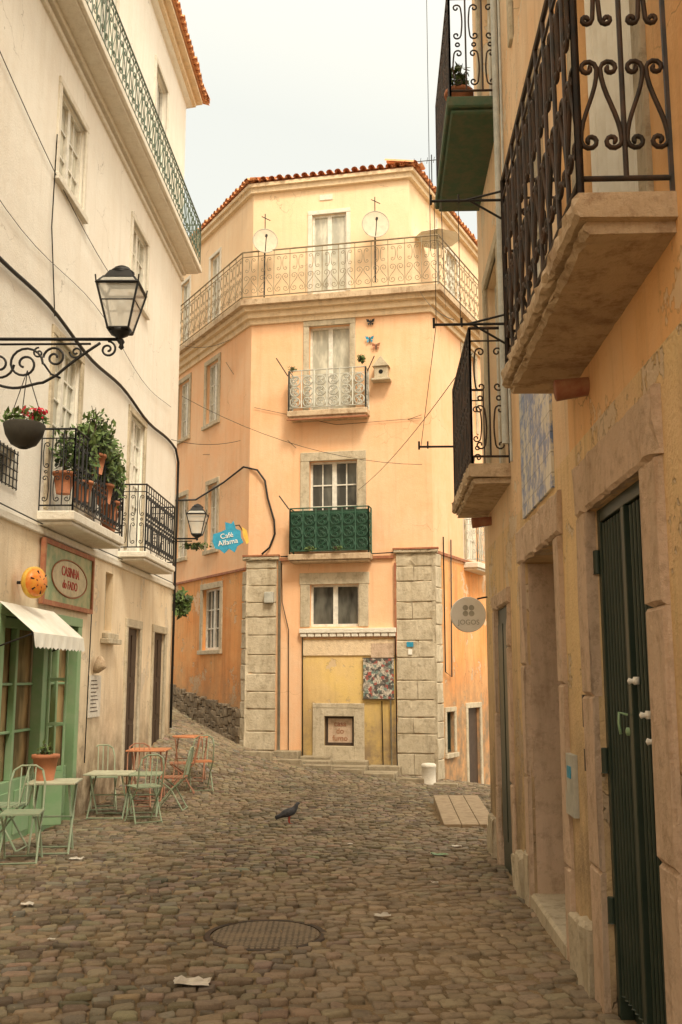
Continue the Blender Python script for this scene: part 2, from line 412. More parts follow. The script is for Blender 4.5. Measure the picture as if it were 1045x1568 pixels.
def text(body,size,loc,right,up,mat,parent,ext=.003,align='CENTER',name='lettering'):
    cu=bpy.data.curves.new(name,'FONT'); cu.body=body; cu.size=size; cu.align_x=align; cu.align_y='CENTER'; cu.extrude=ext
    cu.materials.append(M[mat]); o=bpy.data.objects.new(name,cu)
    r=Vector(right).normalized(); u=Vector(up).normalized(); n=r.cross(u)
    o.matrix_world=Matrix(((r.x,u.x,n.x,loc[0]),(r.y,u.y,n.y,loc[1]),(r.z,u.z,n.z,loc[2]),(0,0,0,1)))
    COL.objects.link(o); o.parent=parent; return o
def offs(pts,d):
    P=[Vector((p[0],p[1])) for p in pts]; out=[]
    nr=[]
    for a,b in zip(P,P[1:]):
        t=(b-a).normalized(); nr.append(Vector((t.y,-t.x)))
    for i,p in enumerate(P):
        if i==0: out.append(p+nr[0]*d)
        elif i==len(P)-1: out.append(p+nr[-1]*d)
        else:
            b=(nr[i-1]+nr[i]).normalized(); out.append(p+b*(d/b.dot(nr[i])))
    return out
def band(part,pts,d0,d1,z0,z1):
    a=offs(pts,d0); b=offs(pts,d1)
    for i in range(len(pts)-1):
        part.hexa([(*a[i],z0),(*a[i+1],z0),(*b[i+1],z0),(*b[i],z0),(*a[i],z1),(*a[i+1],z1),(*b[i+1],z1),(*b[i],z1)])
def eave(B,pts,z,over,slope=.36,length=3.0,tag='roof'):
    ti=B.p('roof_tiles','tile',smooth=True); rf=B.p('roof_deck','tile'); so=B.p('eave_cornice','molding')
    band(so,pts,-.05,over*.45,z-.22,z-.10); band(so,pts,-.05,over*.75,z-.10,z-.02)
    a=offs(pts,over-.06); b=offs(pts,over-length)
    for i in range(len(pts)-1):
        rf.quad((*a[i],z),(*a[i+1],z),(*b[i+1],z+length*slope),(*b[i],z+length*slope))
        e0=offs(pts,over)[i]; e1=offs(pts,over)[i+1]; t=(e1-e0); Ln=t.length; t.normalize(); nn=Vector((t.y,-t.x))
        n=int(Ln/.19)
        for j in range(n+1):
            c=e0+t*(j*Ln/max(n,1)); L0=.7
            vs=[];fs=[];k=6
            jit=random.uniform(-.02,.02)
            for q,(dd,zz,rr) in enumerate(((.02+jit,.0,.075),(-L0,L0*slope,.07))):
                for h in range(k+1):
                    an=pi*h/k; pp=c+t*(rr*math.cos(an))+nn*dd
                    vs.append((pp.x,pp.y,z+zz+.02+rr*math.sin(an)))
            for h in range(k): fs.append((h,h+1,k+1+h+1,k+1+h))
            ti.add(vs,fs)
            c2=c+t*(Ln/max(n,1)/2); vs=[];
            for q,(dd,zz,rr) in enumerate(((.0+jit,.03,.07),(-L0,L0*slope+.03,.065))):
                for h in range(k+1):
                    an=pi+pi*h/k; pp=c2+t*(rr*math.cos(an))+nn*dd
                    vs.append((pp.x,pp.y,z+zz+.02+rr*.7*math.sin(an)))
            ti.add(vs,fs)

# ------------------------------------------------------------------ frames
LW=Fr((-4.2,0),(.038,.9993),(.9993,-.038)); RW=Fr((1.17,0),(.038,.9993),(-.9993,.038))
A=(-2.05,21.85); FD=(.978,-.209); 
F=Fr(A,FD,(-.209,-.978)); K=Fr(A,(-.505,.863),(-.863,-.505))
Bp=F.P(4.1,0,0); Q=Fr((Bp.x,Bp.y),(.4305,.9026),(.9026,-.4305))
B2=F.P(3.66,0,0); QT=Fr((B2.x,B2.y),(.4305,.9026),(.9026,-.4305))

# ------------------------------------------------------------------ ground
ctrl=np.array([(-3.8,11.6,-.24),(-3.6,14.6,-.31),(-3.5,17.3,.0),(-3.4,20.3,.52),(-2.05,21.7,.04),(-.8,21.4,-.08),(.8,21.1,-.32),(1.9,20.8,-.5),(3.2,22.5,-.75),(4.5,25,-1.1),
 (-3.9,25.,.72),(-5.3,27.,1.15),(-3.2,22.8,.5),(0,16,-.29),(0,10,-.18),(1.5,15,-.33),(-1.5,18.5,-.22),(0,5,-.09),(-4,5,-.09),(1.3,8,-.14),(-2.4,15.5,-.3)])
sig=2.2
def kern(x,y): return np.exp(-((x[...,None]-ctrl[:,0])**2+(y[...,None]-ctrl[:,1])**2)/(2*sig*sig))
Km=kern(ctrl[:,0],ctrl[:,1])+np.eye(len(ctrl))*.02
cw=np.linalg.solve(Km,ctrl[:,2]+.018*ctrl[:,1])
def G(x,y):
    x=np.asarray(x,float);y=np.asarray(y,float)
    return -.018*np.clip(y,-40,40)+kern(x,y)@cw
def g1(x,y): return float(G(np.array([x]),np.array([y]))[0])
xs=np.concatenate([[-400,-150,-60,-25,-14],np.arange(-9,9.01,.2),[14,25,60,150,400]])
ys=np.concatenate([[-400,-150,-60,-20,-8],np.arange(0,34.01,.2),[45,80,200,500]])
X,Y=np.meshgrid(xs,ys); Z=G(X,Y)-.004
V=np.stack([X.ravel(),Y.ravel(),Z.ravel()],1); nx=len(xs);ny=len(ys)
fs=[(j*nx+i,j*nx+i+1,(j+1)*nx+i+1,(j+1)*nx+i) for j in range(ny-1) for i in range(nx-1)]
me=bpy.data.meshes.new('ground'); me.from_pydata(V.tolist(),[],fs); me.materials.append(M['dirt']); me.polygons.foreach_set('use_smooth',[True]*len(fs))
o=bpy.data.objects.new('ground',me); COL.objects.link(o)

# cobbles
cx=[];cy=[];hw=[];hd=[]
y=3.6
while y<27:
    d=rng.uniform(.085,.125); x=-7+rng.uniform(0,.1)
    while x<7:
        w=rng.uniform(.075,.165); cx.append(x+w/2);cy.append(y+d/2);hw.append(w/2);hd.append(d/2); x+=w
    y+=d
cx=np.array(cx);cy=np.array(cy);hw=np.array(hw)-.005;hd=np.array(hd)-.006
wx=cx+.05*np.sin(cy*1.3); wy=cy+.16*np.sin(cx*.75+.4)+.06*np.sin(cx*1.9+cy*.6)+.10*cx
ang=np.arctan(.12*np.cos(cx*.75+.4)+.11*np.cos(cx*1.9+cy*.6)+.10)
def nd(fr,x,y): return (x-fr.o.x)*fr.n.x+(y-fr.o.y)*fr.n.y
left=nd(LW,wx,wy); right=nd(RW,wx,wy)
ok=((left>.02)|(wy>20.25))&((right>.02)|(wy>10.95))
inside=(nd(F,wx,wy)<.05)&(nd(K,wx,wy)<.05)&(nd(Q,wx,wy)<.05)
ok&=~inside; ok&=~((wx+.51)**2+(wy-7.12)**2<.43**2); ok&=wy>3.6
ok&=~((wx>1.3)&(wx<2.02)&(wy>13.2)&(wy<15.9))
ok&=rng.random(len(wx))>.006
wx,wy,hw,hd,ang=[a[ok] for a in (wx,wy,hw,hd,ang)]; n=len(wx)
wx+=rng.normal(0,.004,n); wy+=rng.normal(0,.007,n); ang+=rng.normal(0,.08,n)
oct_=np.array([(1,.72),(.76,1),(-.76,1),(-1,.72),(-1,-.72),(-.76,-1),(.76,-1),(1,-.72)])
px=oct_[None,:,0]*hw[:,None]*(1+rng.normal(0,.08,(n,8))); py=oct_[None,:,1]*hd[:,None]*(1+rng.normal(0,.09,(n,8)))
ca=np.cos(ang)[:,None]; sa=np.sin(ang)[:,None]
hz=rng.normal(.004,.006,n)
worn=np.exp(-(((wx-.6)/.8)**2+((wy-7.0)/2.6)**2)); worn2=np.exp(-(((wx+2.6)/.9)**2+((wy-6.2)/.8)**2))*.4
hz-=.013*worn+.012*worn2
tl=rng.normal(0,.06,(n,2))
rings=[]
for sc,zz in ((1.0,-.02),(.97,.003),(.88,.0105),(.55,.012)):
    ax=px*sc; ay=py*sc
    X_=wx[:,None]+ax*ca-ay*sa; Y_=wy[:,None]+ax*sa+ay*ca
    Z_=G(X_,Y_)+zz+hz[:,None]+(ax*tl[:,:1]+ay*tl[:,1:])+rng.normal(0,.0014,(n,8))
    rings.append(np.stack([X_,Y_,Z_],2))
V=np.concatenate(rings,1)
base=np.arange(n)*32
fl=[]
for r in range(3):
    for j in range(8):
        fl.append(np.stack([base+r*8+j,base+r*8+(j+1)%8,base+(r+1)*8+(j+1)%8,base+(r+1)*8+j],1))
quads=np.concatenate(fl,0); caps=np.stack([base+24+j for j in range(8)],1)
me=bpy.data.meshes.new('cobblestone_paving')
nv=n*32; me.vertices.add(nv); me.vertices.foreach_set('co',V.reshape(-1))
nl=quads.size+caps.size; me.loops.add(nl); me.loops.foreach_set('vertex_index',np.concatenate([quads.reshape(-1),caps.reshape(-1)]).astype(np.int32))
npoly=len(quads)+len(caps); me.polygons.add(npoly)
ls=np.concatenate([np.arange(len(quads))*4,len(quads)*4+np.arange(len(caps))*8]).astype(np.int32)
me.polygons.foreach_set('loop_start',ls)
me.polygons.foreach_set('use_smooth',np.ones(npoly,bool))
me.update(calc_edges=True); me.validate()
col=np.array([.235,.192,.132])[None]*rng.uniform(.55,1.38,(n,1))*(1+rng.normal(0,.05,(n,3)))
blue=rng.random(n)<.15; col[blue]*=np.array([.9,.97,1.1])
col=col*(1-.6*worn[:,None])+.6*worn[:,None]*np.array([.48,.37,.25])*rng.uniform(.8,1.15,(n,1))
c=np.concatenate([col,np.ones((n,1))],1); c=np.repeat(c,32,axis=0).astype(np.float32)
at=me.color_attributes.new('Col','FLOAT_COLOR','POINT'); at.data.foreach_set('color',c.reshape(-1))
me.materials.append(M['cobble']); o=bpy.data.objects.new('cobblestone_paving',me); COL.objects.link(o)

mh=Bld('manhole_cover'); mx,my=-.51,7.12; mz=g1(mx,my)
q=mh.p('cover','manhole'); q.lathe((mx,my,mz-.05),[(.365,0),(.365,.054),(.355,.058),(0.001,.058)],40)
q=mh.p('rim','rustiron'); q.lathe((mx,my,mz-.05),[(.42,0),(.42,.05),(.41,.056),(.375,.056),(.372,.03)],40); mh.done()

# ------------------------------------------------------------------ LEFT white townhouse
B=Bld('white_townhouse')
up=[(12.2,13.3,8.1,9.38),(16.1,17.2,8.1,9.38),(12.42,13.55,3.68,5.98),(16.4,17.42,3.68,6.02),(10.75,11.3,3.72,4.18),(7.6,8.7,8.1,9.38),(7.6,8.7,3.68,5.98),(3,4.1,8.1,9.38),(3,4.1,3.68,5.98),
    (13.6,14.6,11.0,13.2),(17.4,18.4,11.0,13.2)]
low=[(11.1,12.55,-.45,2.28),(12.75,13.95,-.45,2.28),(15.28,15.72,2.3,3.2,.12),(16.7,17.55,-.45,2.42,.05),(18.65,19.62,-.3,2.42,.05),(6,7.2,-.4,2.4)]
wallgrid(B.p('upper_wall','white'),LW,-8,20.3,3.38,14.2,up,.16)
wallgrid(B.p('ground_floor_wall','cream'),LW,-8,20.3,-1.5,3.38,low,.22)
for nm,z0,z1,mt in (('end_wall_upper',3.38,14.2,'white'),('end_wall_lower',-1.5,3.38,'cream')):
    w=B.p(nm,mt); a=LW.P(20.3,0,z0);b=LW.P(22.3,-9,z0); w.quad(a,b,b+Vector((0,0,z1-z0)),a+Vector((0,0,z1-z0)))
    a=LW.P(-8,0,z0);b=LW.P(-8,-9,z0); w.quad(a,b,b+Vector((0,0,z1-z0)),a+Vector((0,0,z1-z0)))
mo=B.p('string_courses','whiteslab',bevel=.01)
mo.box(LW,-8,20.33,-.02,.05,3.34,3.43); mo.box(LW,-8,20.33,-.02,.05,9.98,10.06); mo.box(LW,-8,20.34,-.02,.09,10.12,10.2)
mo.box(LW,-8,20.5,-.02,.40,10.24,10.36); mo.box(LW,-8,20.45,-.02,.34,10.2,10.238)
for s0,s1,z0,z1 in [u for u in up if u[2]>7 and u[2]<10]: window(B,LW,s0,s1,z0,z1,2,3,'curtain',.12,.10,True,stone='whiteslab')
for s0,s1,z0,z1 in [u for u in up if u[2]>10]: window(B,LW,s0,s1,z0,z1,2,3,'glass',.15,.1,False,stone='whiteslab')
for s0,s1,z0,z1 in [u for u in up if u[2]==3.68]: window(B,LW,s0,s1,z0,z1,2,5,'curtain',.12,.12,False,stone='stone',lowpanel=.5)
window(B,LW,10.75,11.3,3.72,4.18,1,1,'glass',.15,0,False)
gr=B.p('window_grille','iron')
for i in range(6): gr.tube([LW.P(10.75+.11*i,.02,3.72),LW.P(10.75+.11*i,.02,4.18)],.008,5)
for i in range(5): gr.tube([LW.P(10.73,.02,3.74+.1*i),LW.P(11.32,.02,3.74+.1*i)],.008,5)
balcony(B,LW,12.1,14.55,.46,3.45,3.62,4.66,'double','iron','whiteslab',.17,r=.007,bar=.009)
balcony(B,LW,15.95,18.25,.46,3.45,3.60,4.70,'double','iron','whiteslab',.17,'second_balcony',r=.007,bar=.009)
a=LW.P(-8,.37,0);b=LW.P(20.42,.37,0); railing(B.p('terrace_railing','greeniron',smooth=True),LW.P(8,.37,0),b,10.36,11.32,'scroll',.2,.007,.008,4)
railing(B.p('terrace_railing','greeniron'),b,LW.P(20.42,-1,0),10.36,11.32,'scroll',.2,.007,.008,4)
pl=[LW.P(-8,0,0),LW.P(20.3,0,0),LW.P(22.3,-9,0)]
eave(B,[(p.x,p.y) for p in pl],14.35,.42,.3,4)
band(B.p('roof_soffit','white'),[(p.x,p.y) for p in pl],-.1,.12,14.1,14.25)
dw=B.p('doors','darkwood'); st=B.p('stone_surrounds','stone')
for s0,s1 in ((16.7,17.55),(18.65,19.62)):
    st.box(LW,s0-.13,s0,-.02,.03,-.6,2.42); st.box(LW,s1,s1+.13,-.02,.03,-.6,2.42); st.box(LW,s0-.13,s1+.13,-.02,.034,2.42,2.56)
    dw.box(LW,s0,s1,-.12,-.048,-.6,2.42)
    for i in range(2):
        c=s0+(s1-s0)*(i+.5)/2
        for za,zb in ((.1,.8),(.9,1.5),(1.6,2.3)): dw.box(LW,c-.15,c+.15,-.048,-.03,za,zb)
st.box(LW,15.2,15.8,0,.10,2.18,2.26); st.box(LW,15.12,15.85,0,.14,2.1,2.178)
B.p('niche_back','stone').quad(LW.P(15.28,-.11,2.3),LW.P(15.72,-.11,2.3),LW.P(15.72,-.11,3.2),LW.P(15.28,-.11,3.2))
sg=B.p('shopfront','shopgreen',bevel=.006); gl=B.p('shop_glass','warmglass')
for s0,s1 in ((11.1,12.55),(12.75,13.95)):
    sg.box(LW,s0-.1,s0+.06,-.1,.04,-.5,2.28); sg.box(LW,s1-.06,s1+.1,-.1,.04,-.5,2.28); sg.box(LW,s0-.1,s1+.1,-.1,.045,2.28,2.4)
    gl.quad(LW.P(s0,-.14,-.4),LW.P(s1,-.14,-.4),LW.P(s1,-.14,2.28),LW.P(s0,-.14,2.28))
    sg.box(LW,s0+.06,s1-.06,-.13,-.05,-.5,.42); sg.box(LW,s0+.06,s1-.06,-.13,-.05,2.16,2.28)
    c=(s0+s1)/2; sg.box(LW,c-.035,c+.035,-.13,-.052,.42,2.16)
    for z in (.95,1.5): sg.box(LW,s0+.06,s1-.06,-.13,-.08,z,z+.03)
    sg.box(LW,s0+.14,c-.1,-.05,-.03,-.2,.3); sg.box(LW,c+.1,s1-.14,-.05,-.03,-.2,.3)
for (za,zb) in ((-.2,.45),(2.1,2.22),(.45,.5),(1.0,1.04),(1.55,1.59)):
    sg.hexa([LW.P(12.66,.045,za),LW.P(12.69,.045,za),LW.P(12.78,.26,za),LW.P(12.75,.26,za),LW.P(12.66,.045,zb),LW.P(12.69,.045,zb),LW.P(12.78,.26,zb),LW.P(12.75,.26,zb)])
for n0,n1 in ((.045,.07),(.235,.26)):
    k0=12.66+(n0-.045)*.42; k1=12.66+(n1-.045)*.42
    sg.hexa([LW.P(k0,n0,-.2),LW.P(k0+.03,n0,-.2),LW.P(k1+.03,n1,-.2),LW.P(k1,n1,-.2),LW.P(k0,n0,2.22),LW.P(k0+.03,n0,2.22),LW.P(k1+.03,n1,2.22),LW.P(k1,n1,2.22)])
cb=B.p('cables','iron',smooth=True)
pts=[LW.P(s,.04,6.2+.05*math.sin(s*1.7)) for s in np.arange(-2,20.2,.4)]+[LW.P(20.25,.05,6.0),LW.P(20.25,.05,5.2),LW.P(20.2,.05,.6)]
cb.tube(pts,.026,6)
cb.tube([LW.P(s,.03,8.7-.9*math.sin(min(1,(s-9)/6)*pi/2)) for s in np.arange(9,17,.5)],.006,4)
cb.tube([LW.P(12.05,.03,8.6),LW.P(12.02,.03,7.3),LW.P(12.3,.03,6.2)],.008,4)
cb.tube([LW.P(14.45,.03,3.3),LW.P(14.5,.03,2.4),LW.P(14.45,.03,.4)],.008,4)
cb.tube([LW.P(s,.03,6.9+.12*math.sin(s)) for s in np.arange(9,20,.5)],.005,4)
cb.tube([LW.P(9,.06,3.5),LW.P(12,.06,3.46),LW.P(16,.06,3.47),LW.P(20.2,.06,3.46)],.009,4)
B.done()

def plant(name,c,rad,n,size,pot=True,flowers=0):
    b=Bld(name); b.p('leaves','leaf').leaves(c,rad,n,size); b.p('dark_leaves','leafd').leaves((c[0],c[1],c[2]-rad[2]*.15),(rad[0]*.8,rad[1]*.8,rad[2]*.9),n,size)
    if pot:
        b.p('pot','pot',smooth=True).lathe((c[0],c[1],c[2]-rad[2]-.2),[(.09,0),(.13,.24),(.145,.24),(.145,.28),(.12,.28)],14)
    tr=b.p('stems','darkwood')
    for _ in range(6):
        d=Vector((random.gauss(0,.4)*rad[0],random.gauss(0,.4)*rad[1],rad[2]*random.random()))
        tr.tube([(c[0],c[1],c[2]-rad[2]),Vector(c)+d*.5,Vector(c)+d],[.012,.008,.004],5)
    if flowers: b.p('flowers','flower').leaves((c[0],c[1],c[2]+rad[2]*.3),(rad[0],rad[1],rad[2]*.7),flowers,size*.8)
    b.done()
for s,n_,z,r_,cnt in ((12.45,.3,4.45,(.17,.22,.36),120),(12.85,.42,4.5,(.2,.3,.45),330),(13.3,.45,4.85,(.25,.34,.34),380),(13.75,.45,4.6,(.24,.32,.42),380),(14.2,.42,4.5,(.22,.3,.48),380),(14.45,.35,4.25,(.15,.2,.35),200)):
    p=LW.P(s,n_-.1,z); plant('potted_plant',(p.x,p.y,p.z),r_,cnt,.05)
p=LW.P(20.5,.15,3.15); plant('climbing_plant',(p.x,p.y,3.1),(.22,.22,.28),150,.08,False)
p=LW.P(20.5,.3,4.25); plant('trailing_plant',(p.x+.1,p.y,4.28),(.35,.15,.08),60,.05,False)

b=Bld('painted_wall_sign'); q=b.p('panel','mural'); q.box(LW,12.3,14.35,.02,.05,2.55,3.25)
fr_=b.p('frame','redbrown'); fr_.box(LW,12.24,14.41,.02,.075,3.25,3.31); fr_.box(LW,12.24,14.41,.02,.075,2.49,2.55); fr_.box(LW,12.24,12.30,.02,.077,2.55,3.25); fr_.box(LW,14.35,14.41,.02,.077,2.55,3.25)
q=b.p('cream_oval','signcream'); vs=[LW.P(13.35+.74*math.cos(a*pi/16),.056,2.89+.23*math.sin(a*pi/16)) for a in range(32)]; q.quad(*vs)
rr=b.p('oval_rim','redbrown'); rr.tube([LW.P(13.35+.76*math.cos(a*pi/16),.058,2.89+.245*math.sin(a*pi/16)) for a in range(33)],.010,5)
text('CASINHA',.18,LW.P(13.35,.06,2.97),LW.d,(0,0,1),'red',b.e); text('do FADO',.16,LW.P(13.35,.06,2.80),LW.d,(0,0,1),'red',b.e)
b.done()
b=Bld('round_orange_wall_lamp'); c=LW.P(11.55,.0,2.68); ax_=LW.n-LW.d*.5
b.p('arm','iron').tube([c,c+LW.n*.25],.02)
b.p('shade','orangelamp',smooth=True).lathe(c+LW.n*.2,[(.02,-.11),(.09,-.10),(.14,-.07),(.17,-.02),(.17,.02),(.14,.07),(.09,.10),(.02,.11)],20,axis=ax_)
b.p('ring','yellowpaint',smooth=True).lathe(c+LW.n*.2,[(.172,-.03),(.185,-.02),(.185,.02),(.172,.03)],24,axis=ax_)
dd_=b.p('dark_slots','iron')
for i in range(6):
    a0=i*pi/3; u_=ax_.normalized().orthogonal().normalized(); v_=ax_.normalized().cross(u_); d_=u_*math.cos(a0)+v_*math.sin(a0)
    dd_.tube([c+LW.n*.2+ax_.normalized()*.098+d_*.05,c+LW.n*.2+ax_.normalized()*.075+d_*.135],.012,5)
b.done()
b=Bld('shop_awning'); q=b.p('canvas','canvas')
nseg=14; sa0,sa1=10.9,12.75
for i in range(nseg):
    s0=sa0+(sa1-sa0)*i/nseg; s1=sa0+(sa1-sa0)*(i+1)/nseg
    w=.012*(i%2)
    q.quad(LW.P(s0,.05,2.42),LW.P(s1,.05,2.42),LW.P(s1,.45,2.08),LW.P(s0,.45,2.08))
    q.quad(LW.P(s0,.45,2.08),LW.P(s1,.45,2.08),LW.P(s1,.46+w,1.93),LW.P((s0+s1)/2,.465,1.905),LW.P(s0,.46+.012-w,1.93))
q.quad(LW.P(sa1,.05,2.42),LW.P(sa1,.45,2.08),LW.P(sa1,.45,1.95),LW.P(sa1,.05,2.2))
f_=b.p('frame','iron'); f_.tube([LW.P(sa0,.43,2.06),LW.P(sa1,.43,2.06)],.012)
f_.tube([LW.P(sa0,.0,1.9),LW.P(sa0,.43,2.06)],.01); f_.tube([LW.P(sa1,.0,1.9),LW.P(sa1,.43,2.06)],.01)
b.done()
b=Bld('wall_shell_ornament'); c=LW.P(14.8,.05,1.78); b.p('shell','slab',smooth=True).lathe(c,[(.14,0),(.12,.06),(.05,.12),(.01,.15)],12,axis=LW.n+Vector((0,0,-.3))); b.done()
b=Bld('menu_board'); b.p('sheet','paper').box(LW,14.55,15.15,.01,.03,1.02,1.62); 
for i in range(9): b.p('lines','darkwood').box(LW,14.62,15.0-.05*(i%3),.031,.034,1.1+.055*i,1.112+.055*i)
b.done()

# ------------------------------------------------------------------ lanterns
def lantern(name,c,h,w,wall_pt,scroll=True):
    b=Bld(name); c=Vector(c)
    fr=b.p('frame','iron'); gl=b.p('glass_panes','lampglass'); bh=h*.58; bw=w*.25; tw=w*.5
    def ring(hw_,z): return [c+Vector((sx*hw_,sy*hw_,z)) for sx,sy in ((-1,-1),(1,-1),(1,1),(-1,1))]
    r0=ring(bw,.08*h);r1=ring(tw,.08*h+bh);r2=ring(tw*.74,.08*h+bh+.10*h);r3=ring(tw*.5,.08*h+bh+.22*h)
    for i in range(4):
        j=(i+1)%4
        gl.quad(r0[i],r0[j],r1[j],r1[i]); gl.quad(r1[i]*1,r1[j],r2[j],r2[i]); fr.quad(r2[i],r2[j],r3[j],r3[i])
        fr.tube([r0[i],r1[i]],.013*h/.8,5); fr.tube([r0[i],r0[j]],.016*h/.8,5); fr.tube([r1[i],r1[j]],.018*h/.8,5); fr.tube([r1[i],r2[i]],.012*h/.8,5); fr.tube([r2[i],r2[j]],.012*h/.8,5)
        a0=r0[i].lerp(r1[i],.62); a1=r0[j].lerp(r1[j],.62); fr.tube([a0,a1],.007,4)
        fr.tube([r1[i]+Vector((0,0,-.02)),r1[i]+(r1[i]-c).normalized()*.03+Vector((0,0,.05))],.008,4)
    k=b.p('finials','iron',smooth=True)
    zt=.08*h+bh+.21*h
    k.lathe(c+Vector((0,0,zt)),[(tw*.55,0),(tw*.62,.02*h),(tw*.5,.05*h),(tw*.42,.055*h),(tw*.40,.08*h),(tw*.2,.11*h),(.005,.13*h)],14)
    k.lathe(c,[(.01,-.1*h),(.03,-.06*h),(.02,-.03*h),(bw*.9,.03*h),(bw*1.2,.08*h)],12)
    b.p('bulb_holder','whitepaint',smooth=True).lathe(c+Vector((0,0,.12*h)),[(.02,0),(.025,.2*h),(.05,.25*h),(.05,.38*h),(.02,.42*h)],10)
    br=b.p('bracket','iron',smooth=True); wp=Vector(wall_pt); e=Vector((c.x,c.y,c.z-.05*h)); D=(e-wp); Ln=Vector((D.x,D.y,0)).length; Dn=Vector((D.x,D.y,0)).normalized()
    z=c.z-.03
    def QQ(t,zz): v=wp+Dn*t; return (v.x,v.y,z+zz)
    br.tube([QQ(0,0),QQ(Ln,0)],.018); br.tube([QQ(0,-.06),QQ(Ln*.8,-.05)],.012)
    br.tube([(wp.x,wp.y,z-.45*Ln/1.5),(wp.x,wp.y,z+.2)],.02)
    if scroll:
        def cs(cx_,cz_,R,a0,tn,d,rad=.013): br.tube([QQ(x,zz) for x,zz in spiral(cx_,cz_,R,a0,tn,d,30)],rad,6)
        cs(.52,-.27,.19,0,1.7,1); cs(.83,-.20,.12,pi,1.5,-1); cs(.25,-.28,.16,0,1.5,-1); cs(.66,-.15,.06,pi/2,1.2,1,.01)
        cs(1.05,-.14,.07,pi,1.4,1,.011); cs(Ln-.12,-.11,.09,pi/2,1.5,-1,.012)
        br.tube([QQ(.1+.62*t/12.,-.50+.03*math.cos(t*.5)) for t in range(13)]+[QQ(.8+.5*t/8.,-.47+.43*(t/8.)**.8) for t in range(1,9)],.015)
        br.tube([QQ(.72,-.27),QQ(.8,-.38),QQ(.9,-.42)],.012)
        cs(.12,.12,.1,0,1.4,1)
        br.lathe(QQ(Ln+.02,-.06),[(.0,-.06),(.03,-.03),(.02,.0),(.035,.03),(.02,.06)],10)
    b.done(); return b
lp=lantern('street_lamp',(-2.32,10,5.12),.79,.43,LW.P(10.0,0,0))
lantern('street_lamp',(-2.95,20.2,4.42),.70,.40,LW.P(20.2,0,0),False)
b=Bld('hanging_flower_basket'); c=Vector((-3.27,10,4.12))
b.p('basket','darkpot',smooth=True).lathe(c,[(.05,-.2),(.13,-.16),(.19,-.06),(.215,.04),(.2,.06)],18)
for a in range(3):
    d=Vector((.2*math.cos(a*2.1),.2*math.sin(a*2.1),.05)); b.p('chains','iron').tube([c+d,(c.x,c.y,4.75)],.005,4)
b.p('leaves','leaf').leaves(c+Vector((.02,0,.12)),(.24,.2,.1),160,.045); b.p('flowers','flower').leaves(c+Vector((.1,-.05,.16)),(.18,.14,.07),60,.03)
b.p('pale_flowers','whitepaint').leaves(c+Vector((-.1,-.05,.15)),(.12,.1,.06),16,.025)
b.done()

# ------------------------------------------------------------------ CENTRAL peach corner building
B=Bld('peach_corner_building')
KL=6.;QL=8.
lowF=[(1.41,2.49,2.66,3.57),(1.74,2.38,.17,.78)]
midF=[(1.36,2.3,7.44,9.42),(1.38,2.46,4.28,6.3)]
wallgrid(B.p('upper_walls','peach'),F,0,4.1,4.15,9.75,midF)
midK=[(1.85,2.6,7.75,9.3),(3.75,4.5,7.75,9.3),(1.78,2.35,4.6,6.2),(3.75,4.5,4.6,6.2)]
wallgrid(B.p('upper_walls','peach'),K,0,KL,3.95,9.75,midK)
midQ=[(2.2,3.2,4.3,6.3),(2.2,3.2,7.5,9.4)]
wallgrid(B.p('upper_walls','peach'),Q,0,QL,4.15,9.75,midQ)
wallgrid(B.p('ground_floor_front','peach'),F,.6,1.24,-1.5,4.15,[]); 
wallgrid(B.p('ground_floor_front','peach'),F,1.24,3.27,2.4,4.15,lowF)
wallgrid(B.p('yellow_shop_wall','yellow'),F,1.24,3.27,-1.5,2.4,lowF,.15)
wallgrid(B.p('ground_floor_front','peach'),F,3.27,4.1,-1.5,4.15,[])
wallgrid(B.p('ground_floor_front','peach'),F,0,.6,-1.5,4.15,[])
lowK=[(1.48,2.52,2.22,3.66)]
wallgrid(B.p('alley_wall','orange'),K,0,KL,-1.5,3.95,lowK)
lowQ=[(.62,1.14,0.,.86),(2.05,2.95,-1.3,.9,.08)]
wallgrid(B.p('right_wall','orange'),Q,0,QL,-2.5,4.15,lowQ)
topF=[(1.42,2.22,10.2,12.1)]
wallgrid(B.p('top_storey','peachtop'),F,0,3.66,9.7,12.95,topF)
wallgrid(B.p('top_storey','peachtop'),K,0,KL,9.7,12.95,[(1.9,2.5,10.3,12.1),(3.9,4.5,10.3,12.1)])
wallgrid(B.p('top_storey','peachtop'),QT,0,QL,9.7,12.95,[(2.5,3.3,10.3,12.1)])
window(B,F,1.42,2.22,10.2,12.1,2,1,'curtain',.12,.1,False,stone='whiteslab')
window(B,K,1.9,2.5,10.3,12.1,2,3,'curtain',.12,.08,False,stone='whiteslab'); window(B,K,3.9,4.5,10.3,12.1,2,3,'curtain',.12,.08,False,stone='whiteslab')
window(B,QT,2.5,3.3,10.3,12.1,2,3,'curtain',.12,.08,False,stone='whiteslab')
window(B,F,1.36,2.3,7.44,9.42,2,1,'curtain',.2,.13,False); window(B,F,1.38,2.46,4.28,6.3,2,4,'glass',.2,.2,False)
window(B,F,1.41,2.49,2.66,3.57,2,1,'glass',.18,.0,False)
s_=B.p('stone_surrounds','stone'); s_.box(F,1.2,1.41,-.02,.03,2.66,3.57); s_.box(F,2.49,2.7,-.02,.03,2.66,3.57); s_.box(F,1.18,2.72,-.02,.036,3.57,3.82)
for k_ in midK: window(B,K,*k_,2,3,'curtain',.15,.12)
window(B,K,1.48,2.52,2.22,3.66,2,3,'glass',.15,.14)
for k_ in midQ: window(B,Q,*k_,2,4,'curtain',.15,.12,False)
window(B,Q,.62,1.14,0,.86,1,1,'glass',.15,.1,True,wood='greendoor')
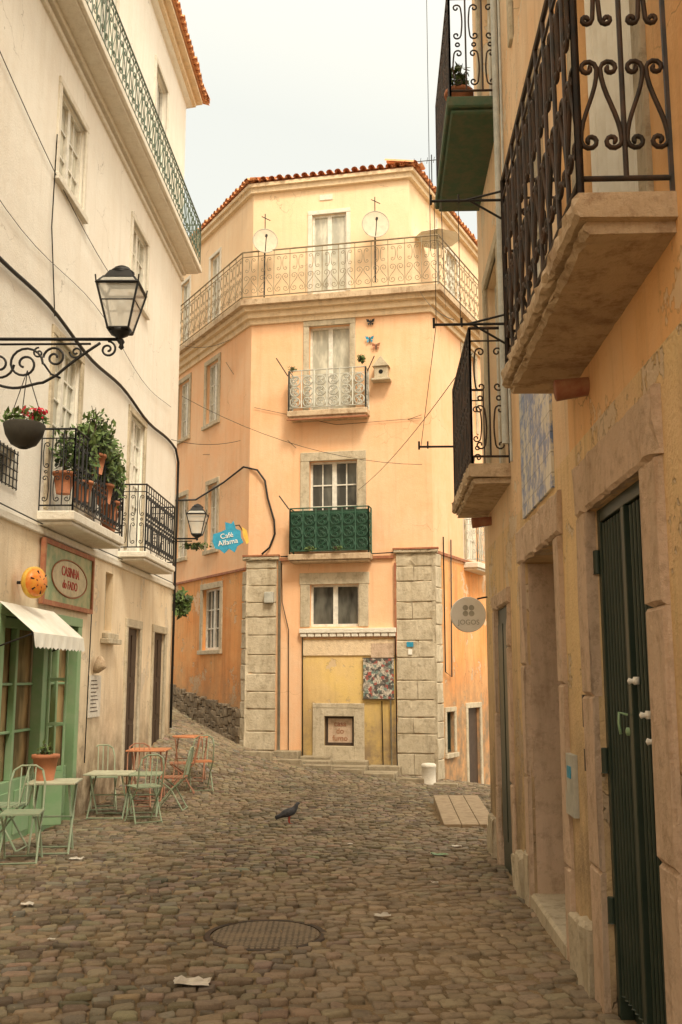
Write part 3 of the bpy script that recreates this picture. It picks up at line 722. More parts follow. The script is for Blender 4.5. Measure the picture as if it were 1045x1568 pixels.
B.p('side_door','darkwood').box(Q,2.05,2.95,-.12,-.07,-1.5,.9); B.p('stone_surrounds','stone').box(Q,1.93,3.07,-.02,.03,.9,1.02)
s_.box(Q,1.93,2.05,-.02,.03,-1.5,.9); s_.box(Q,2.95,3.07,-.02,.03,-1.5,.9)
s_.box(F,1.49,1.74,-.02,.05,-.4,.95); s_.box(F,2.38,2.6,-.02,.05,-.4,.95); s_.box(F,1.49,2.6,-.02,.055,.78+.17,1.05); s_.box(F,1.74,2.38,-.02,.052,.78,.948); s_.box(F,1.74,2.38,-.02,.052,-.4,.168)
window(B,F,1.74,2.38,.17,.78,1,1,'glass',.13,0,False,wood='darkwood')
h=B.p('shop_header','whiteslab',bevel=.01); h.box(F,1.2,3.3,-.02,.12,2.52,2.62); 
for i in range(13): h.box(F,1.22+.16*i,1.36+.16*i,.04,.10,2.44,2.518)
B.p('header_beam','molding').box(F,1.24,3.27,-.02,.03,2.05,2.38)
B.p('pilaster_edge','redbrown').box(F,3.262,3.31,-.02,.06,2.05,4.0)
B.p('pink_patch','pinkstone').box(F,2.75,3.24,-.01,.034,1.99,2.3)
pst=B.p('corner_pilasters','stone',bevel=.012)
random.seed(3)
def pil(fr,s0,s1,z0,z1,out=.05):
    z=z0;i=0
    while z<z1-.05:
        hh=random.uniform(.3,.48); zt=min(z+hh,z1)
        if zt>z1-.15: zt=z1
        def bx(a,b_): pst.roughbox(fr,a,b_,-.02,out+random.uniform(-.008,.008),z+.003,zt-.003,.004,.1)
        if s1-s0>.7 and i%2:
            m=s0+(s1-s0)*random.uniform(.4,.6); bx(s0,m-.004); bx(m+.004,s1)
        else: bx(s0,s1)
        z=zt;i+=1
pil(F,-.02,.66,-1,4.12); pil(K,-.05,.18,-1,3.9,.055); pil(F,3.31,4.14,-1.5,4.2); pil(Q,-.05,.35,-2,4.2,.052)
cap=B.p('pilaster_caps','stone'); cap.roughbox(F,-.1,.72,-.02,.10,4.12,4.2,.004); cap.roughbox(F,3.26,4.2,-.02,.10,4.2,4.27,.004)
bl=B.p('belt_course','redbrown'); bl.box(F,.73,3.25,-.02,.06,4.1,4.16); bl.box(F,-.1,.73,.0,.112,4.203,4.24); bl.box(F,3.24,4.22,0,.112,4.273,4.31); bl.box(K,.05,KL,-.02,.05,3.93,3.98); bl.box(Q,0,QL,-.02,.05,4.2,4.26)
pst=B.p('alley_stone_base','darkstone')
for j in range(26):
    s0=.18+j*.22
    gz=g1(*K.P(s0,.1,0)[:2]); z=gz-.3; top=gz+.78-.02*(j%3)-.012*j
    while z<top-.03:
        zt=min(top,z+random.uniform(.14,.26)); pst.roughbox(K,s0+.003,s0+.217,-.02,.06+random.uniform(-.02,.02),z+.003,zt-.003,.006,.07); z=zt
poly=[K.P(KL,0,0),K.P(0,0,0),F.P(4.1,0,0),Q.P(QL,0,0)]; poly=[(p.x,p.y) for p in poly]
mo=B.p('terrace_moulding','molding'); band(mo,poly,-.05,.06,9.55,9.68); band(mo,poly,-.05,.14,9.68,9.82); band(mo,poly,-.05,.24,9.82,9.92)
band(B.p('terrace_slab','slab'),poly,-.6,.36,9.92,10.05)
rp=offs(poly,.32); 
for i in range(3): railing(B.p('terrace_railing','tanrail',smooth=True),rp[i],rp[i+1],10.05,11.2,'lyre',.36,.0065,.009,4,.018)
tp=[K.P(KL,0,0),K.P(0,0,0),F.P(3.66,0,0),QT.P(QL,0,0)]; tp=[(p.x,p.y) for p in tp]
eave(B,tp,12.98,.22,.3,1.9)
bw=B.p('rear_wall','peach'); a=K.P(KL,0,-1.5)
c=Q.P(QL,0,-1.5);d=Q.P(QL,0,13); b_=K.P(KL,0,13); bw.quad(a,c,d,b_)
balcony(B,F,.95,2.75,.36,7.2,7.38,8.3,'lattice','greyrail','slab',.3,'second_floor_balcony',r=.016,bar=.015)
balcony(B,F,1.0,2.8,.36,4.02,4.2,5.2,'lattice','greenrail','slab',.28,'first_floor_balcony',r=.012,bar=.012)
B.p('second_floor_balcony_edge','redbrown').box(F,.94,2.76,.32,.365,7.17,7.2)
B.p('green_mesh_screen','greenrail').box(F,1.04,2.76,.285,.292,4.26,5.15)
balcony(B,Q,2.0,3.4,.36,4.02,4.2,5.2,'scroll','greyrail','whiteslab',.2,'side_balcony')
pp=B.p('drain_pipes','greyrail',smooth=True); pp.tube([F.P(.74,.06,4.1),F.P(.76,.06,-.3)],.03,8); pp.tube([F.P(3.16,.05,2.0),F.P(3.18,.05,-.6)],.018,6)
cb=B.p('cables','iron',smooth=True)
cb.tube([K.P(4.8,.05,6.2),K.P(3.,.06,5.95),K.P(1.3,.06,6.1),K.P(.1,.1,6.25),F.P(.2,.06,6.15),F.P(.38,.06,5.9),F.P(.45,.06,5.5),F.P(.6,.05,5.0),F.P(.62,.05,4.7),F.P(.5,.05,4.4),F.P(.35,.12,4.25)],.022,6)
cb.tube([F.P(1.26,.05,2.5),F.P(1.28,.05,-.05)],.012,5); cb.tube([F.P(2.98,.05,1.1),F.P(3.0,.05,-.4)],.012,5); cb.tube([F.P(3.28,.09,2.45),F.P(3.3,.09,-.5)],.012,5)
cb.tube([F.P(.78,.05,4.05),F.P(.8,.05,3.2),F.P(.95,.05,2.6),F.P(.97,.05,-.1)],.010,5)
cb.tube([Q.P(.5,.05,4.6),Q.P(.5,.05,1.7),Q.P(.9,.05,1.6),Q.P(1.0,.05,4.6)],.015,5)
cb.tube([F.P(.1,.03,7.6),F.P(2.0,.03,7.1),F.P(3.9,.03,7.15)],.005,4); cb.tube([F.P(.75,.03,4.2),F.P(2,.07,4.18),F.P(3.3,.07,4.22)],.012,4)
cb.tube([F.P(.95,.30,8.2),F.P(.75,.55,8.55)],.012,5); cb.tube([F.P(2.75,.30,8.2),F.P(2.95,.55,8.45)],.012,5); cb.tube([F.P(1.0,.30,5.2),F.P(.85,.55,5.45)],.014,5)
cb.tube([F.P(1.02,.03,9.55),F.P(1.12,.08,9.8),F.P(2.55,.08,9.8),F.P(2.6,.03,9.55)],.006,4)
B.p('house_plaque','whiteslab').box(F,1.6,1.9,-.01,.02,12.45,12.58)
B.p('meter_box','greyrail',bevel=.01).box(F,.42,.62,.04,.16,3.18,3.42)
B.done()
b=Bld('blue_street_number_sign'); b.p('plate','blue').box(F,3.52,3.66,.06,.075,2.22,2.32); b.p('white_plate','whitepaint').box(F,3.55,3.63,.06,.074,2.06,2.17); b.done()
b=Bld('collage_poster'); b.p('print','collage').box(F,2.59,3.24,.05,.07,1.15,1.98); b.p('battens','darkwood').box(F,2.57,3.26,.035,.072,1.98,2.0); b.p('battens','darkwood').box(F,2.57,3.26,.035,.072,1.13,1.148); b.done()
b=Bld('house_window_sign'); b.p('panel','pinkstone').box(F,1.8,2.32,-.09,-.08,.22,.73)
for i,t in enumerate(('casa','do','fumo')): text(t,.16,F.P(2.06,-.075,.62-.15*i),F.d,(0,0,1),'redbrown',b.e)
b.done()
def dish(c,r,look,name='satellite_dish'):
    b=Bld(name); c=Vector(c); ax=Vector(look).normalized()
    q=b.p('reflector','dish',smooth=True); q.lathe(c,[(r,0),(r*.7,-.025),(r*.35,-.04),(.01,-.045)],26,axis=ax)
    rm=b.p('rim','greyrail',smooth=True); u=ax.orthogonal().normalized(); w_=ax.cross(u)
    rm.tube([c+u*(r*math.cos(a*pi/14))+w_*(r*math.sin(a*pi/14)) for a in range(29)],.009,5)
    k=b.p('arm','iron'); k.tube([c-ax*.06,c-ax*.16,c-ax*.16-Vector((0,0,1.3))],.018); k.tube([c+Vector((0,0,-r*.9)),c+ax*.3+Vector((0,0,.0))],.01); k.lathe(c+ax*.3,[(.028,-.04),(.028,.04)],8,axis=ax)
    k.tube([c-ax*.16,c-ax*.16+Vector((0,0,.72))],.012); k.tube([c-ax*.16+Vector((-.08,0,.66)),c-ax*.16+Vector((.12,0,.56))],.01)
    b.done()
dish(F.P(.42,.40,11.40),.28,(.15,-1,-.05)); dish(F.P(2.97,.40,11.55),.30,(.05,-1,-.05))
b=Bld('terrace_parasol'); c=Q.P(.55,.0,11.5); b.p('pole','greyrail').tube([(c.x,c.y,10.0),(c.x,c.y,12.0)],.02)
q=b.p('canopy','canvas')
for i in range(8):
    a0=2*pi*i/8;a1=2*pi*(i+1)/8
    q.quad(c+Vector((.55*math.cos(a0),.55*math.sin(a0),0)),c+Vector((.55*math.cos(a1),.55*math.sin(a1),0)),c+Vector((0,0,.26)))
b.done()
b=Bld('wall_birdhouse'); q=b.p('box','stone',bevel=.01)
q.box(F,2.88,3.18,0,.2,8.05,8.32); q.box(F,2.82,3.24,0,.26,8.0,8.048)
P=F.P; q.hexa([P(2.84,0,8.32),P(3.22,0,8.32),P(3.22,.24,8.32),P(2.84,.24,8.32),P(3.02,0,8.55),P(3.04,0,8.55),P(3.04,.24,8.55),P(3.02,.24,8.55)])
b.p('hole','void').lathe(F.P(3.03,.2,8.2),[(.05,-.01),(.05,.004)],12,axis=F.n); b.done()
for (s,z,mt) in ((2.78,9.4,'iron'),(2.76,9.0,'blue'),(2.9,8.83,'redbrown')):
    b=Bld('wall_butterfly_ornament'); q=b.p('wings',mt)
    for f in (1,-1):
        q.quad(F.P(s,.03,z),F.P(s+f*.03,.05,z+.07),F.P(s+f*.1,.07,z+.08),F.P(s+f*.08,.06,z+.01)); q.quad(F.P(s,.03,z),F.P(s+f*.07,.05,z-.01),F.P(s+f*.05,.05,z-.07))
    b.p('body','iron').tube([F.P(s,.035,z-.06),F.P(s,.035,z+.07)],.012,5); b.done()
p=F.P(2.62,.3,8.5); plant('potted_plant',(p.x,p.y,p.z),(.11,.1,.1),60,.04,False)
p=F.P(1.05,.3,8.35); plant('potted_plant',(p.x,p.y,p.z),(.09,.09,.07),40,.03,False)
for s in (1.5,2.1):
    p=F.P(s,.42,4.3); plant('trailing_plant',(p.x,p.y,p.z),(.15,.05,.05),30,.035,False)
b=Bld('cafe_sign'); cc=Vector((-2.42,21.0,4.5)); r_=Vector((.97,.1,.2)).normalized(); u_=Vector((-.2,0,.97)).normalized(); nn=Vector((0.05,-1,0))
def S(x,z,n=0): return cc+r_*x+u_*z+nn*n
q=b.p('board','blue')
outl=[(-.29,-.16),(-.32,.0),(-.27,.15),(-.1,.17),(.0,.2),(.02,.36),(.14,.3),(.2,.36),(.22,.17),(.31,.12),(.29,-.02),(.32,-.14),(.18,-.2),(.1,-.32),(.0,-.22),(-.12,-.3),(-.2,-.2)]
q.quad(*[S(x,z,.02) for x,z in outl]); q.quad(*[S(x,z,-.02) for x,z in outl])
for (x0,z0),(x1,z1) in zip(outl,outl[1:]+outl[:1]): q.quad(S(x0,z0,.02),S(x1,z1,.02),S(x1,z1,-.02),S(x0,z0,-.02))
text('Café',.15,S(0,.06,.03),r_,u_,'whitepaint',b.e); text('Alfama',.155,S(0,-.08,.03),r_,u_,'whitepaint',b.e)
b.p('bracket','iron').tube([S(.1,.25),S(.3,.25,-.05),K.P(.2,0,4.75)],.012)
b.p('yellow_fish','yellowpaint').quad(S(.35,.2),S(.44,.1),S(.44,-.15),S(.38,-.2),S(.34,0))
b.done()

b=Bld('stone_doorstep'); q=b.p('slabs','doorstone',bevel=.015)
for s0,s1,n0,n1,dz in ((.7,1.25,0,.28,.06),(1.28,1.9,.0,.34,.05),(1.92,2.7,0,.36,.05),(2.72,3.4,0,.34,.05),(1.3,2.0,.36,.7,.0),(2.02,2.75,.38,.75,.0),(2.6,3.4,.5,.9,-.02)):
    z=max(g1(*F.P(s0,n1,0)[:2]),g1(*F.P(s1,n1,0)[:2])); q.box(F,s0+.01,s1-.01,n0,n1,z-.5,z+dz+.04)
b.done()
b=Bld('stone_kerb'); q=b.p('kerbstones','doorstone',bevel=.015)
for i in range(7):
    s0=-.3+i*.62+.6; p0=F.P(s0,1.0-.05*i,0); z=g1(p0.x,p0.y); 
    q.box(F,s0,s0+.6,1.0-.02*i,1.14-.02*i,z-.4,z+.035)
b.done()
b=Bld('stone_bollard'); x,y=1.72,20.1; z=g1(x,y); b.p('post','whiteslab',smooth=True).lathe((x,y,z-.1),[(.14,0),(.14,.42),(.15,.43),(.15,.47),(.12,.5),(.02,.51)],18); b.done()
b=Bld('wooden_hatch'); q=b.p('planks','board',bevel=.006); 
for i in range(3):
    zz=g1(1.6,13.3); y0,y1=13.25,15.8; x0=1.32+.23*i
    q.hexa([(x0,y0,zz-.1),(x0+.222,y0,zz-.1),(x0+.222+.1,y1,zz-.1),(x0+.1,y1,zz-.1),(x0,y0,zz+.05),(x0+.222,y0,zz+.05),(x0+.322,y1,zz+.12),(x0+.1,y1,zz+.12)])
b.done()

# ------------------------------------------------------------------ RIGHT townhouse
B=Bld('yellow_townhouse')
H=[(4.25,5.41,-.5,2.5,.14),(6.45,7.93,-.5,2.5,.55),(9.02,9.95,-.5,2.25,.02),(2.0,3.0,-.5,2.5,.14)]
U1=[(4.05,5.3,3.48,5.75),(4.05,5.3,6.95,9.2),(1.0,2.2,3.48,5.75),(1,2.2,6.95,9.2)]
U2=[(9.05,10.15,3.48,5.7),(9.05,10.15,6.95,9.2),(6.6,7.7,6.95,9.2),(6.6,7.6,4.3,5.9)]
wallgrid(B.p('ground_floor_wall','rlow'),RW,-8,10.9,-1.5,2.95,H)
wallgrid(B.p('orange_upper_wall','rorange'),RW,-8,5.95,2.95,13.5,U1)
wallgrid(B.p('pale_upper_wall','rpale'),RW,5.95,10.9,2.95,13.5,U2)
w=B.p('end_wall','rpale'); a=RW.P(10.9,0,-1.5);b_=RW.P(10.9,-9,-1.5); w.quad(a,b_,b_+Vector((0,0,15)),a+Vector((0,0,15)))
a=RW.P(-8,0,-1.5);b_=RW.P(-8,-9,-1.5); w.quad(a,b_,b_+Vector((0,0,15)),a+Vector((0,0,15)))
w.quad(RW.P(-8,0,13.5),RW.P(10.9,0,13.5),RW.P(10.9,-9,13.5),RW.P(-8,-9,13.5))
band(B.p('cornice','whiteslab'),[tuple(RW.P(10.9,0,0)[:2]),tuple(RW.P(-8,0,0)[:2])],-.05,.3,13.2,13.4)
for k_ in U1: window(B,RW,*k_,2,1,'curtain',.18,.13,False,lowpanel=.0)
for k_ in U2: window(B,RW,*k_,2,4,'curtain',.16,.13,False)
cu=B.p('striped_curtains','canvas',smooth=True)
n=40; P0=[RW.P(4.1+1.15*i/n,-.07+.03*math.sin(i*1.5),3.5) for i in range(n+1)]
for i in range(n): cu.quad(P0[i],P0[i+1],P0[i+1]+Vector((0,0,2.2)),P0[i]+Vector((0,0,2.2)))
ps=B.p('pink_stone_surrounds','pinkstone')
def pb(s0,s1,n0,n1,z0,z1):
    if z1-z0>1:
        z=z0
        while z<z1-.01:
            zt=min(z1,z+random.uniform(.7,1.2)); 
            if z1-zt<.25: zt=z1
            ps.roughbox(RW,s0,s1,n0,n1+random.uniform(-.003,.003),z+.001,zt-.001,.003,.06); z=zt
    else: ps.roughbox(RW,s0,s1,n0,n1,z0,z1,.004,.08)
pb(5.41,5.66,-.02,.035,-.3,2.5); pb(4.0,4.25,-.02,.035,-.3,2.5); pb(3.98,5.68,-.02,.04,2.5,2.80)
pb(6.28,6.45,-.02,.03,-.3,2.5); pb(7.93,8.12,-.02,.03,-.3,2.5); pb(6.26,8.14,-.02,.035,2.5,2.78)
ps.box(RW,7.918,7.93,-.53,-.021,-.3,2.49); pb(8.88,9.02,-.02,.03,-.3,2.25); pb(9.95,10.1,-.02,.03,-.3,2.25); pb(8.86,10.1,-.02,.034,2.25,2.4)
gd=B.p('green_metal_door','greendoor',bevel=.004)
gd.box(RW,4.25,5.41,-.14,-.10,-.3,2.5)
gd.box(RW,4.25,4.31,-.10,-.03,-.3,2.5); gd.box(RW,5.35,5.41,-.10,-.03,-.3,2.5); gd.box(RW,4.31,5.35,-.10,-.032,2.43,2.5); gd.box(RW,4.80,4.86,-.10,-.025,-.3,2.43)
for i in range(16):
    s=4.345+i*.065
    if abs(s-4.83)<.045: continue
    gd.tube([RW.P(s,-.05,0.02),RW.P(s,-.05,2.42)],.013,6)
for z in (.08,1.0,1.9): gd.box(RW,4.31,5.35,-.10,-.07,z,z+.05)
for z in (.35,1.1,2.15): gd.tube([RW.P(5.4,-.02,z),RW.P(5.4,-.02,z+.13)],.022,8); gd.tube([RW.P(4.27,-.02,z),RW.P(4.27,-.02,z+.13)],.022,8)
hd_=B.p('door_hardware','whitepaint',smooth=True)
for s,z in ((4.74,1.58),(4.55,1.43),(4.46,1.32)):
    hd_.lathe(RW.P(s,-.035,z),[(.016,0),(.018,.01),(.010,.02),(.016,.035),(.003,.042)],12,axis=RW.n); hd_.box(RW,s-.035,s+.0,-.04,-.02,z-.015,z+.02)
kh=B.p('door_handle','shopgreen',smooth=True); kh.tube([RW.P(4.88,-.02,1.42),RW.P(4.88,.02,1.43),RW.P(4.87,.025,1.38),RW.P(4.86,.02,1.33)],.007,6); kh.lathe(RW.P(4.9,-.03,1.34),[(.02,0),(.02,.012),(.01,.016)],12,axis=RW.n)
B.p('recess_door','darkwood').box(RW,6.45,7.93,-.6,-.54,-.4,2.5)
B.p('narrow_door','greendoor').box(RW,9.02,9.95,-.06,-.015,-.5,2.25)
for s in (9.1,9.52): B.p('narrow_door','greendoor').box(RW,s,s+.34,-.015,.0,.1,2.1)
rb=B.p('rough_base','stone')
s=-4
while s<10.8:
    l=random.uniform(.2,.45)
    if not any(h[0]-.02<s+l and h[1]+.02>s for h in H):
        rb.roughbox(RW,s,s+l-.01,-.02,random.uniform(.02,.06),-.6,random.uniform(.0,.3),.008,.06)
    s+=l
B.p('step_stone','stone',bevel=.02).box(RW,6.4,8.0,-.5,.03,-.6,-.02)
B.p('intercom','greyrail').box(RW,6.06,6.32,0,.03,.78,1.14); B.p('intercom_panel','blue').box(RW,6.12,6.22,.031,.036,1.0,1.07)
B.p('peel_spots','darkwood').box(RW,5.72,5.76,.0,.02,1.32,1.5); B.p('peel_spots','darkwood').box(RW,5.72,5.76,.0,.02,1.08,1.2)  # thin dark strips standing in for spots of peeled plaster
balcony(B,RW,3.62,5.94,.40,3.31,3.47,4.72,'lyre','rustiron','slab',.22,'near_balcony',r=.010,bar=.011,k=6,rough=True)
balcony(B,RW,8.6,10.65,.37,3.29,3.46,4.72,'double','rustiron','slab',.17,'far_balcony',r=.008,bar=.009,rough=True)
balcony(B,RW,8.6,10.7,.5,6.84,7.0,8.15,'double','rustiron','greenslab',.17,'upper_balcony',r=.008,bar=.009)
balcony(B,RW,3.62,5.94,.40,6.84,7.0,8.15,'lyre','rustiron','slab',.24,'upper_near_balcony',r=.009,bar=.010)
cl=B.p('clothes_line_brackets','iron')
for s,z,n0,n1 in ((8.2,5.74,0,.69),(8.2,4.6,0,.68),(10.6,4.08,.33,.72)):
    cl.tube([RW.P(s,n0,z),RW.P(s,n1,z)],.012); cl.tube([RW.P(s,n1,z-.03),RW.P(s,n1,z+.06)],.012); cl.tube([RW.P(s,(n0+n1)/2+.1,z-.02),RW.P(s,(n0+n1)/2+.1,z+.06)],.01)
    if n0==0: cl.tube([RW.P(s,0,z+.1),RW.P(s,.4,z)],.01); cl.tube([RW.P(s,0,z-.22),RW.P(s,.35,z)],.01)
cl.tube([RW.P(8.2,.66,5.74),RW.P(8.2,.66,4.6)],.003,4); cl.tube([RW.P(8.2,.45,5.74),RW.P(8.2,.45,4.6)],.003,4)
cl.tube([RW.P(8.2,.66,4.6),RW.P(10.6,.7,4.08)],.003,4)
rp_=B.p('rusty_beam','redbrown',smooth=True); rp_.tube([RW.P(5.35,-.05,3.2),RW.P(5.35,.18,3.17)],[.05,.06],10)
rp_.tube([RW.P(10.2,-.05,3.2),RW.P(10.2,.2,3.17)],[.045,.055],10)
dp=B.p('downpipe','greyrail',smooth=True); dp.tube([RW.P(8.45,.06,3.6),RW.P(8.45,.06,9.5)],.03,8)
dp.tube([RW.P(8.25,.04,3.4),RW.P(8.25,.04,12)],.012,6)
B.done()
b=Bld('azulejo_tile_panel'); b.p('tiles','azulejo').box(RW,6.48,7.85,.0,.02,2.84,4.1); b.done()
b=Bld('round_shop_sign'); c=RW.P(10.75,.21,2.26); ax=Vector((0.05,-1,0)).normalized()
b.p('disc','whitepaint',smooth=False).lathe(c,[(.185,-.03),(.19,-.02),(.19,.02),(.185,.03)],36,axis=ax)
cl=b.p('clover','signgrey')
for dx,dz in ((-.033,.072),(.033,.072),(-.033,.01),(.033,.01)):
    cl.lathe(c+Vector((dx,-.031,dz)),[(.030,0),(.030,.003)],14,axis=ax)
text('JOGOS',.075,c+Vector((0,-.034,-.085)),(1,0.05,0),(0,0,1),'signgrey',b.e,.001)
b.p('arm','iron').tube([c+Vector((.1,0,.17)),RW.P(10.75,0,2.45)],.01); b.done()
p=RW.P(9.0,.35,7.35); plant('potted_plant',(p.x,p.y,7.4),(.12,.2,.2),80,.05)

# ------------------------------------------------------------------ café furniture
def chair(x,y,rot,mat='chairgreen',seat=None):
    b=Bld('bistro_chair'); z=g1(x,y)+.015; R=Matrix.Rotation(rot,3,'Z')
    def T(*p): return Vector((x,y,z))+R@Vector(p)
    f=b.p('frame',mat,smooth=True); s=b.p('seat',seat or mat); r=.011
    for sx in (-1,1):
        f.tube([T(sx*.18,.2,0),T(sx*.17,.02,.3),T(sx*.17,-.19,.46)],r)
        f.tube([T(sx*.18,-.22,0),T(sx*.17,.0,.28),T(sx*.17,.19,.46),T(sx*.17,.25,.72),T(sx*.14,.27,.84)],r)
    f.tube([T(-.14,.27,.84),T(-.07,.28,.885),T(.07,.28,.885),T(.14,.27,.84)],r)
    f.tube([T(-.18,.2,.02),T(.18,.2,.02)],r*.8); f.tube([T(-.18,-.22,.02),T(.18,-.22,.02)],r*.8)
    for sx in (-.07,0,.07): f.tube([T(sx,.21,.5),T(sx,.275,.87)],.007,5)
    for i in range(6):
        a=-.19+.066*i; p=[T(-.19,a,.455),T(.19,a,.455),T(.19,a+.056,.455),T(-.19,a+.056,.455)]
        s.hexa(p+[q+Vector((0,0,.015)) for q in p])
    b.done()
def table(x,y,rot,top,w=.55,h=.7,round_=False,leg='chairgreen'):
    b=Bld('bistro_table'); z=g1(x,y)+.015; R=Matrix.Rotation(rot,3,'Z')
    def T(*p): return Vector((x,y,z))+R@Vector(p)
    t=b.p('top',top,bevel=.004)
    if round_: t.lathe((x,y,z+h-.02),[(w/2,0),(w/2+.004,.01),(w/2,.022)],28)
    else:
        p=[T(-w/2,-w/2,h-.022),T(w/2,-w/2,h-.022),T(w/2,w/2,h-.022),T(-w/2,w/2,h-.022)]; t.hexa(p+[q+Vector((0,0,.022)) for q in p])
    f=b.p('legs',leg,smooth=True)
    for sx in (-1,1):
        f.tube([T(sx*w*.4,-w*.42,0),T(sx*w*.4,w*.38,h-.03)],.012); f.tube([T(sx*w*.36,w*.42,0),T(sx*w*.36,-w*.38,h-.03)],.012)
    f.tube([T(-w*.4,-w*.42,.02),T(w*.4,-w*.42,.02)],.01); f.tube([T(-w*.36,w*.42,.02),T(w*.36,w*.42,.02)],.01); f.tube([T(-w*.4,-.02,h/2),T(w*.4,-.02,h/2)],.01)
    b.done()
table(-3.0,10.75,.1,'tablegreen',.5,.72); chair(-3.12,10.1,.15+pi*.0); chair(-3.55,10.9,-pi/2)
table(-3.2,14.2,.0,'tablegreen',.6,.60); table(-2.75,14.3,.1,'chairgreen',.5,.58)
chair(-3.45,14.9,.3); chair(-2.62,13.7,-2.6,'chairgreen'); chair(-3.0,15.2,.2,'chairrust')
table(-2.95,15.7,0,'tablered',.6,.76,leg='chairrust'); chair(-2.45,14.9,-1.6,'chairgreen','chairrust'); chair(-2.55,16.4,-1.4,'chairrust')
table(-2.55,17.3,0,'tablered',.62,.74,True,leg='chairrust'); chair(-2.3,16.7,-2.8,'chairgreen','tablered')
zt_=g1(-3.0,10.75)+.74; plant('potted_plant',(-3.12,10.8,zt_+.28),(.09,.09,.1),50,.03)

# ------------------------------------------------------------------ pigeon
def skin(name,verts,edges,radii,mat,parent,sub=2):
    me=bpy.data.meshes.new(name); me.from_pydata(verts,edges,[]); me.materials.append(M[mat]); o=bpy.data.objects.new(name,me); COL.objects.link(o); o.parent=parent
    o.modifiers.new('s','SKIN'); sv=me.skin_vertices[0].data
    for i,r in enumerate(radii): sv[i].radius=r if isinstance(r,tuple) else (r,r)
    sv[0].use_root=True
    o.modifiers['s'].use_smooth_shade=True
    o.modifiers.new('u','SUBSURF').levels=sub; o.modifiers['u'].render_levels=sub
    return o
e=empty('pigeon'); 
gx,gy=-.67,13.25; gz=g1(gx,gy)+.02
def T(a,b_,c): return (gx+a*.92-b_*.3,gy+a*.3+b_*.92,gz+c)
vs=[T(0,0,.13),T(.06,0,.155),T(.10,0,.20),T(.115,0,.245),T(.155,0,.242),T(-.07,0,.115),T(-.13,0,.09),T(-.19,0,.07)]
skin('body',vs,[(0,1),(1,2),(2,3),(3,4),(0,5),(5,6),(6,7)],[.058,.05,.03,.026,.006,.045,(.022,.03),(.006,.03)],'bird',e)
pg=Part('legs','red',e)
for s in (-.025,.025):
    pg.tube([T(.01,s,.09),T(.0,s,.04),T(.01,s,-.005)],.006,5)
    for a in (-.5,0,.5): pg.tube([T(.01,s,0),T(.01+.035*math.cos(a),s+.035*math.sin(a),-.004)],.004,4)
pg.done()
wg=Part('wings','bird',e,smooth=True)
for s in (-1,1): wg.hexa([T(.04,s*.05,.11),T(-.16,s*.025,.075),T(-.16,s*.03,.085),T(.03,s*.045,.17),T(.04,s*.058,.115),T(-.15,s*.032,.078),T(-.15,s*.036,.088),T(.03,s*.05,.175)])
wg.done()

for (x,y,s,mt) in ((-.83,5.9,.10,'paper'),(-2.6,10.2,.07,'paper'),(-2.4,8.0,.05,'paper'),(.3,7.6,.06,'paper'),(1.0,10.5,.08,'shopgreen'),(1.25,11.2,.05,'paper'),(-1.6,12.5,.03,'paper'),(.8,8.9,.03,'paper'),(-1.9,6.9,.025,'paper'),(.1,11.3,.03,'paper')):
    b=Bld('paper_litter' if mt=='paper' else 'plastic_litter'); z=g1(x,y)+.025; q=b.p('sheet',mt)
    n=5; g=[[(x+s*(i/n-.5)*2+random.gauss(0,s*.08),y+s*(j/n-.5)*1.3+random.gauss(0,s*.08),z+abs(random.gauss(0,s*.12))) for i in range(n+1)] for j in range(n+1)]
    for j in range(n):
        for i in range(n): q.quad(g[j][i],g[j][i+1],g[j+1][i+1],g[j+1][i])
    b.done()
b=Bld('street_debris'); q=b.p('bits','board')
for _ in range(220):
    x=random.uniform(-3.3,1.2); y=random.uniform(4.8,14); q.leaves((x,y,g1(x,y)+.02),(.01,.01,.002),1,random.uniform(.008,.022))
b.done()
b=Bld('overhead_wires'); q=b.p('wires','iron')
def sag(p,r,d=.3,rad=.006):
    p=Vector(p);r=Vector(r); q.tube([p.lerp(r,t/12)-Vector((0,0,d*4*(t/12)*(1-t/12))) for t in range(13)],rad,4)
sag(LW.P(19.5,.05,6.3),K.P(.3,.1,6.9),.1); sag(K.P(2.5,.1,7.0),F.P(3.9,.1,7.2),.25); sag(F.P(2.5,.1,5.6),RW.P(10.8,.1,5.2),.15)
sag(RW.P(10.8,.3,5.6),(1.75,21.1,10.1),.1); sag((1.62,17,9.2),(1.62,17,20),0); sag(LW.P(20.2,.1,8.5),K.P(1,.1,9.5),.1)
sag(K.P(1.2,.1,9.0),F.P(1.1,.1,6.6),.15); sag(RW.P(8.2,.6,5.74),Q.P(.5,.2,9.8),.2,.004); sag(LW.P(20.2,.1,7.4),F.P(3.9,.1,6.1),.35,.005)
b.done()
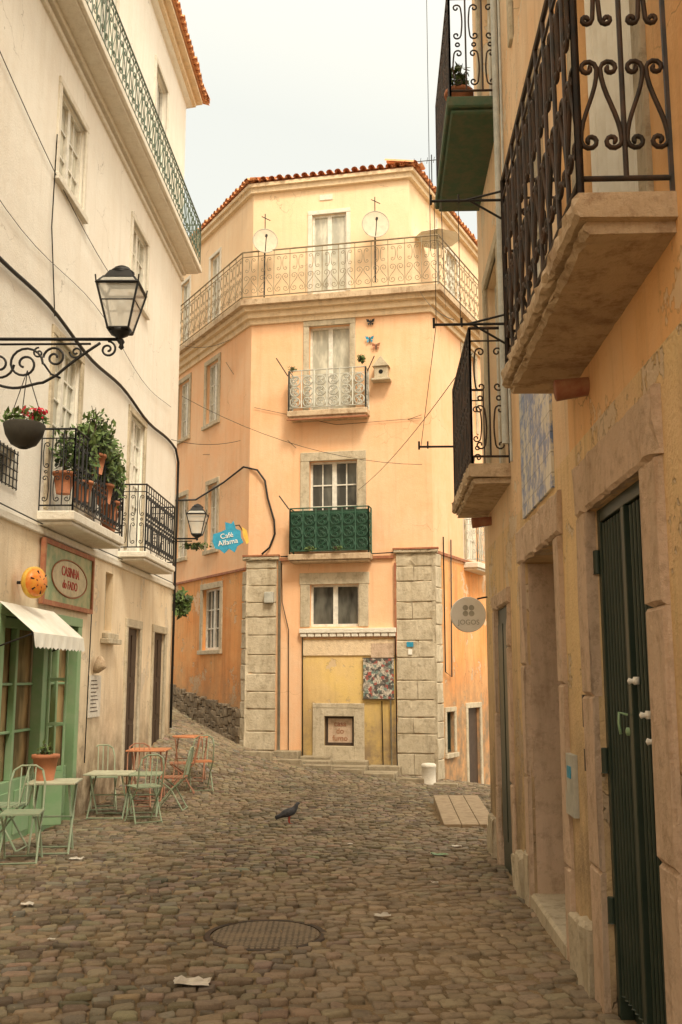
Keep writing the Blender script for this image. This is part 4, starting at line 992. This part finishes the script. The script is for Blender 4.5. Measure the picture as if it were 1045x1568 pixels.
b=Bld('tv_antenna'); q=b.p('rods','iron'); c=Vector((2.3,23.5,13.3)); q.tube([c,c+Vector((0,0,1.4))],.015); q.tube([c+Vector((-.5,0,1.2)),c+Vector((.5,0,1.3))],.01)
for i in range(6): q.tube([c+Vector((-.45+.17*i,-.15,1.21+.017*i)),c+Vector((-.45+.17*i,.15,1.21+.017*i))],.006,4)
b.done()

# ------------------------------------------------------------------ light, sky, camera
el=math.radians(52); az=Vector((.36,-.93,0)).normalized()
sd=Vector((az.x*math.cos(el),az.y*math.cos(el),math.sin(el)))
w=bpy.data.worlds.new('World'); scene.world=w; w.use_nodes=True; nt=w.node_tree; bg=nt.nodes['Background']
sk=nt.nodes.new('ShaderNodeTexSky'); sk.sky_type='NISHITA'; sk.sun_disc=False; sk.sun_elevation=el; sk.sun_rotation=math.atan2(az.x,az.y)
sk.air_density=1.; sk.dust_density=8.; sk.ozone_density=.5; sk.altitude=0
tc=nt.nodes.new('ShaderNodeTexCoord'); dt=nt.nodes.new('ShaderNodeVectorMath'); dt.operation='DOT_PRODUCT'; L(nt,tc.outputs['Generated'],dt.inputs[0]); dt.inputs[1].default_value=sd
gl_=ramp(nt,dt.outputs['Value'],-.1,1.0,0,1)
veil=mixc(nt,gl_,(6.9,6.95,6.3),(18.5,15.8,11.8))
hz_=mixc(nt,.87,sk.outputs[0],veil)
nt.links.new(hz_,bg.inputs[0]); bg.inputs[1].default_value=.15
su=bpy.data.lights.new('sun','SUN'); su.energy=3.1; su.angle=math.radians(14); su.color=(1,.88,.68)
so=bpy.data.objects.new('sun',su); COL.objects.link(so); so.rotation_mode='QUATERNION'; so.rotation_quaternion=sd.to_track_quat('Z','Y'); so.location=(8,-8,20)
cam=bpy.data.cameras.new('camera'); cam.sensor_fit='VERTICAL'; cam.sensor_height=36; cam.lens=35; cam.clip_end=2000; cam.clip_start=.05
co=bpy.data.objects.new('camera',cam); COL.objects.link(co); co.location=(0,0,1.6); co.rotation_euler=(math.radians(99.4),0,0); scene.camera=co
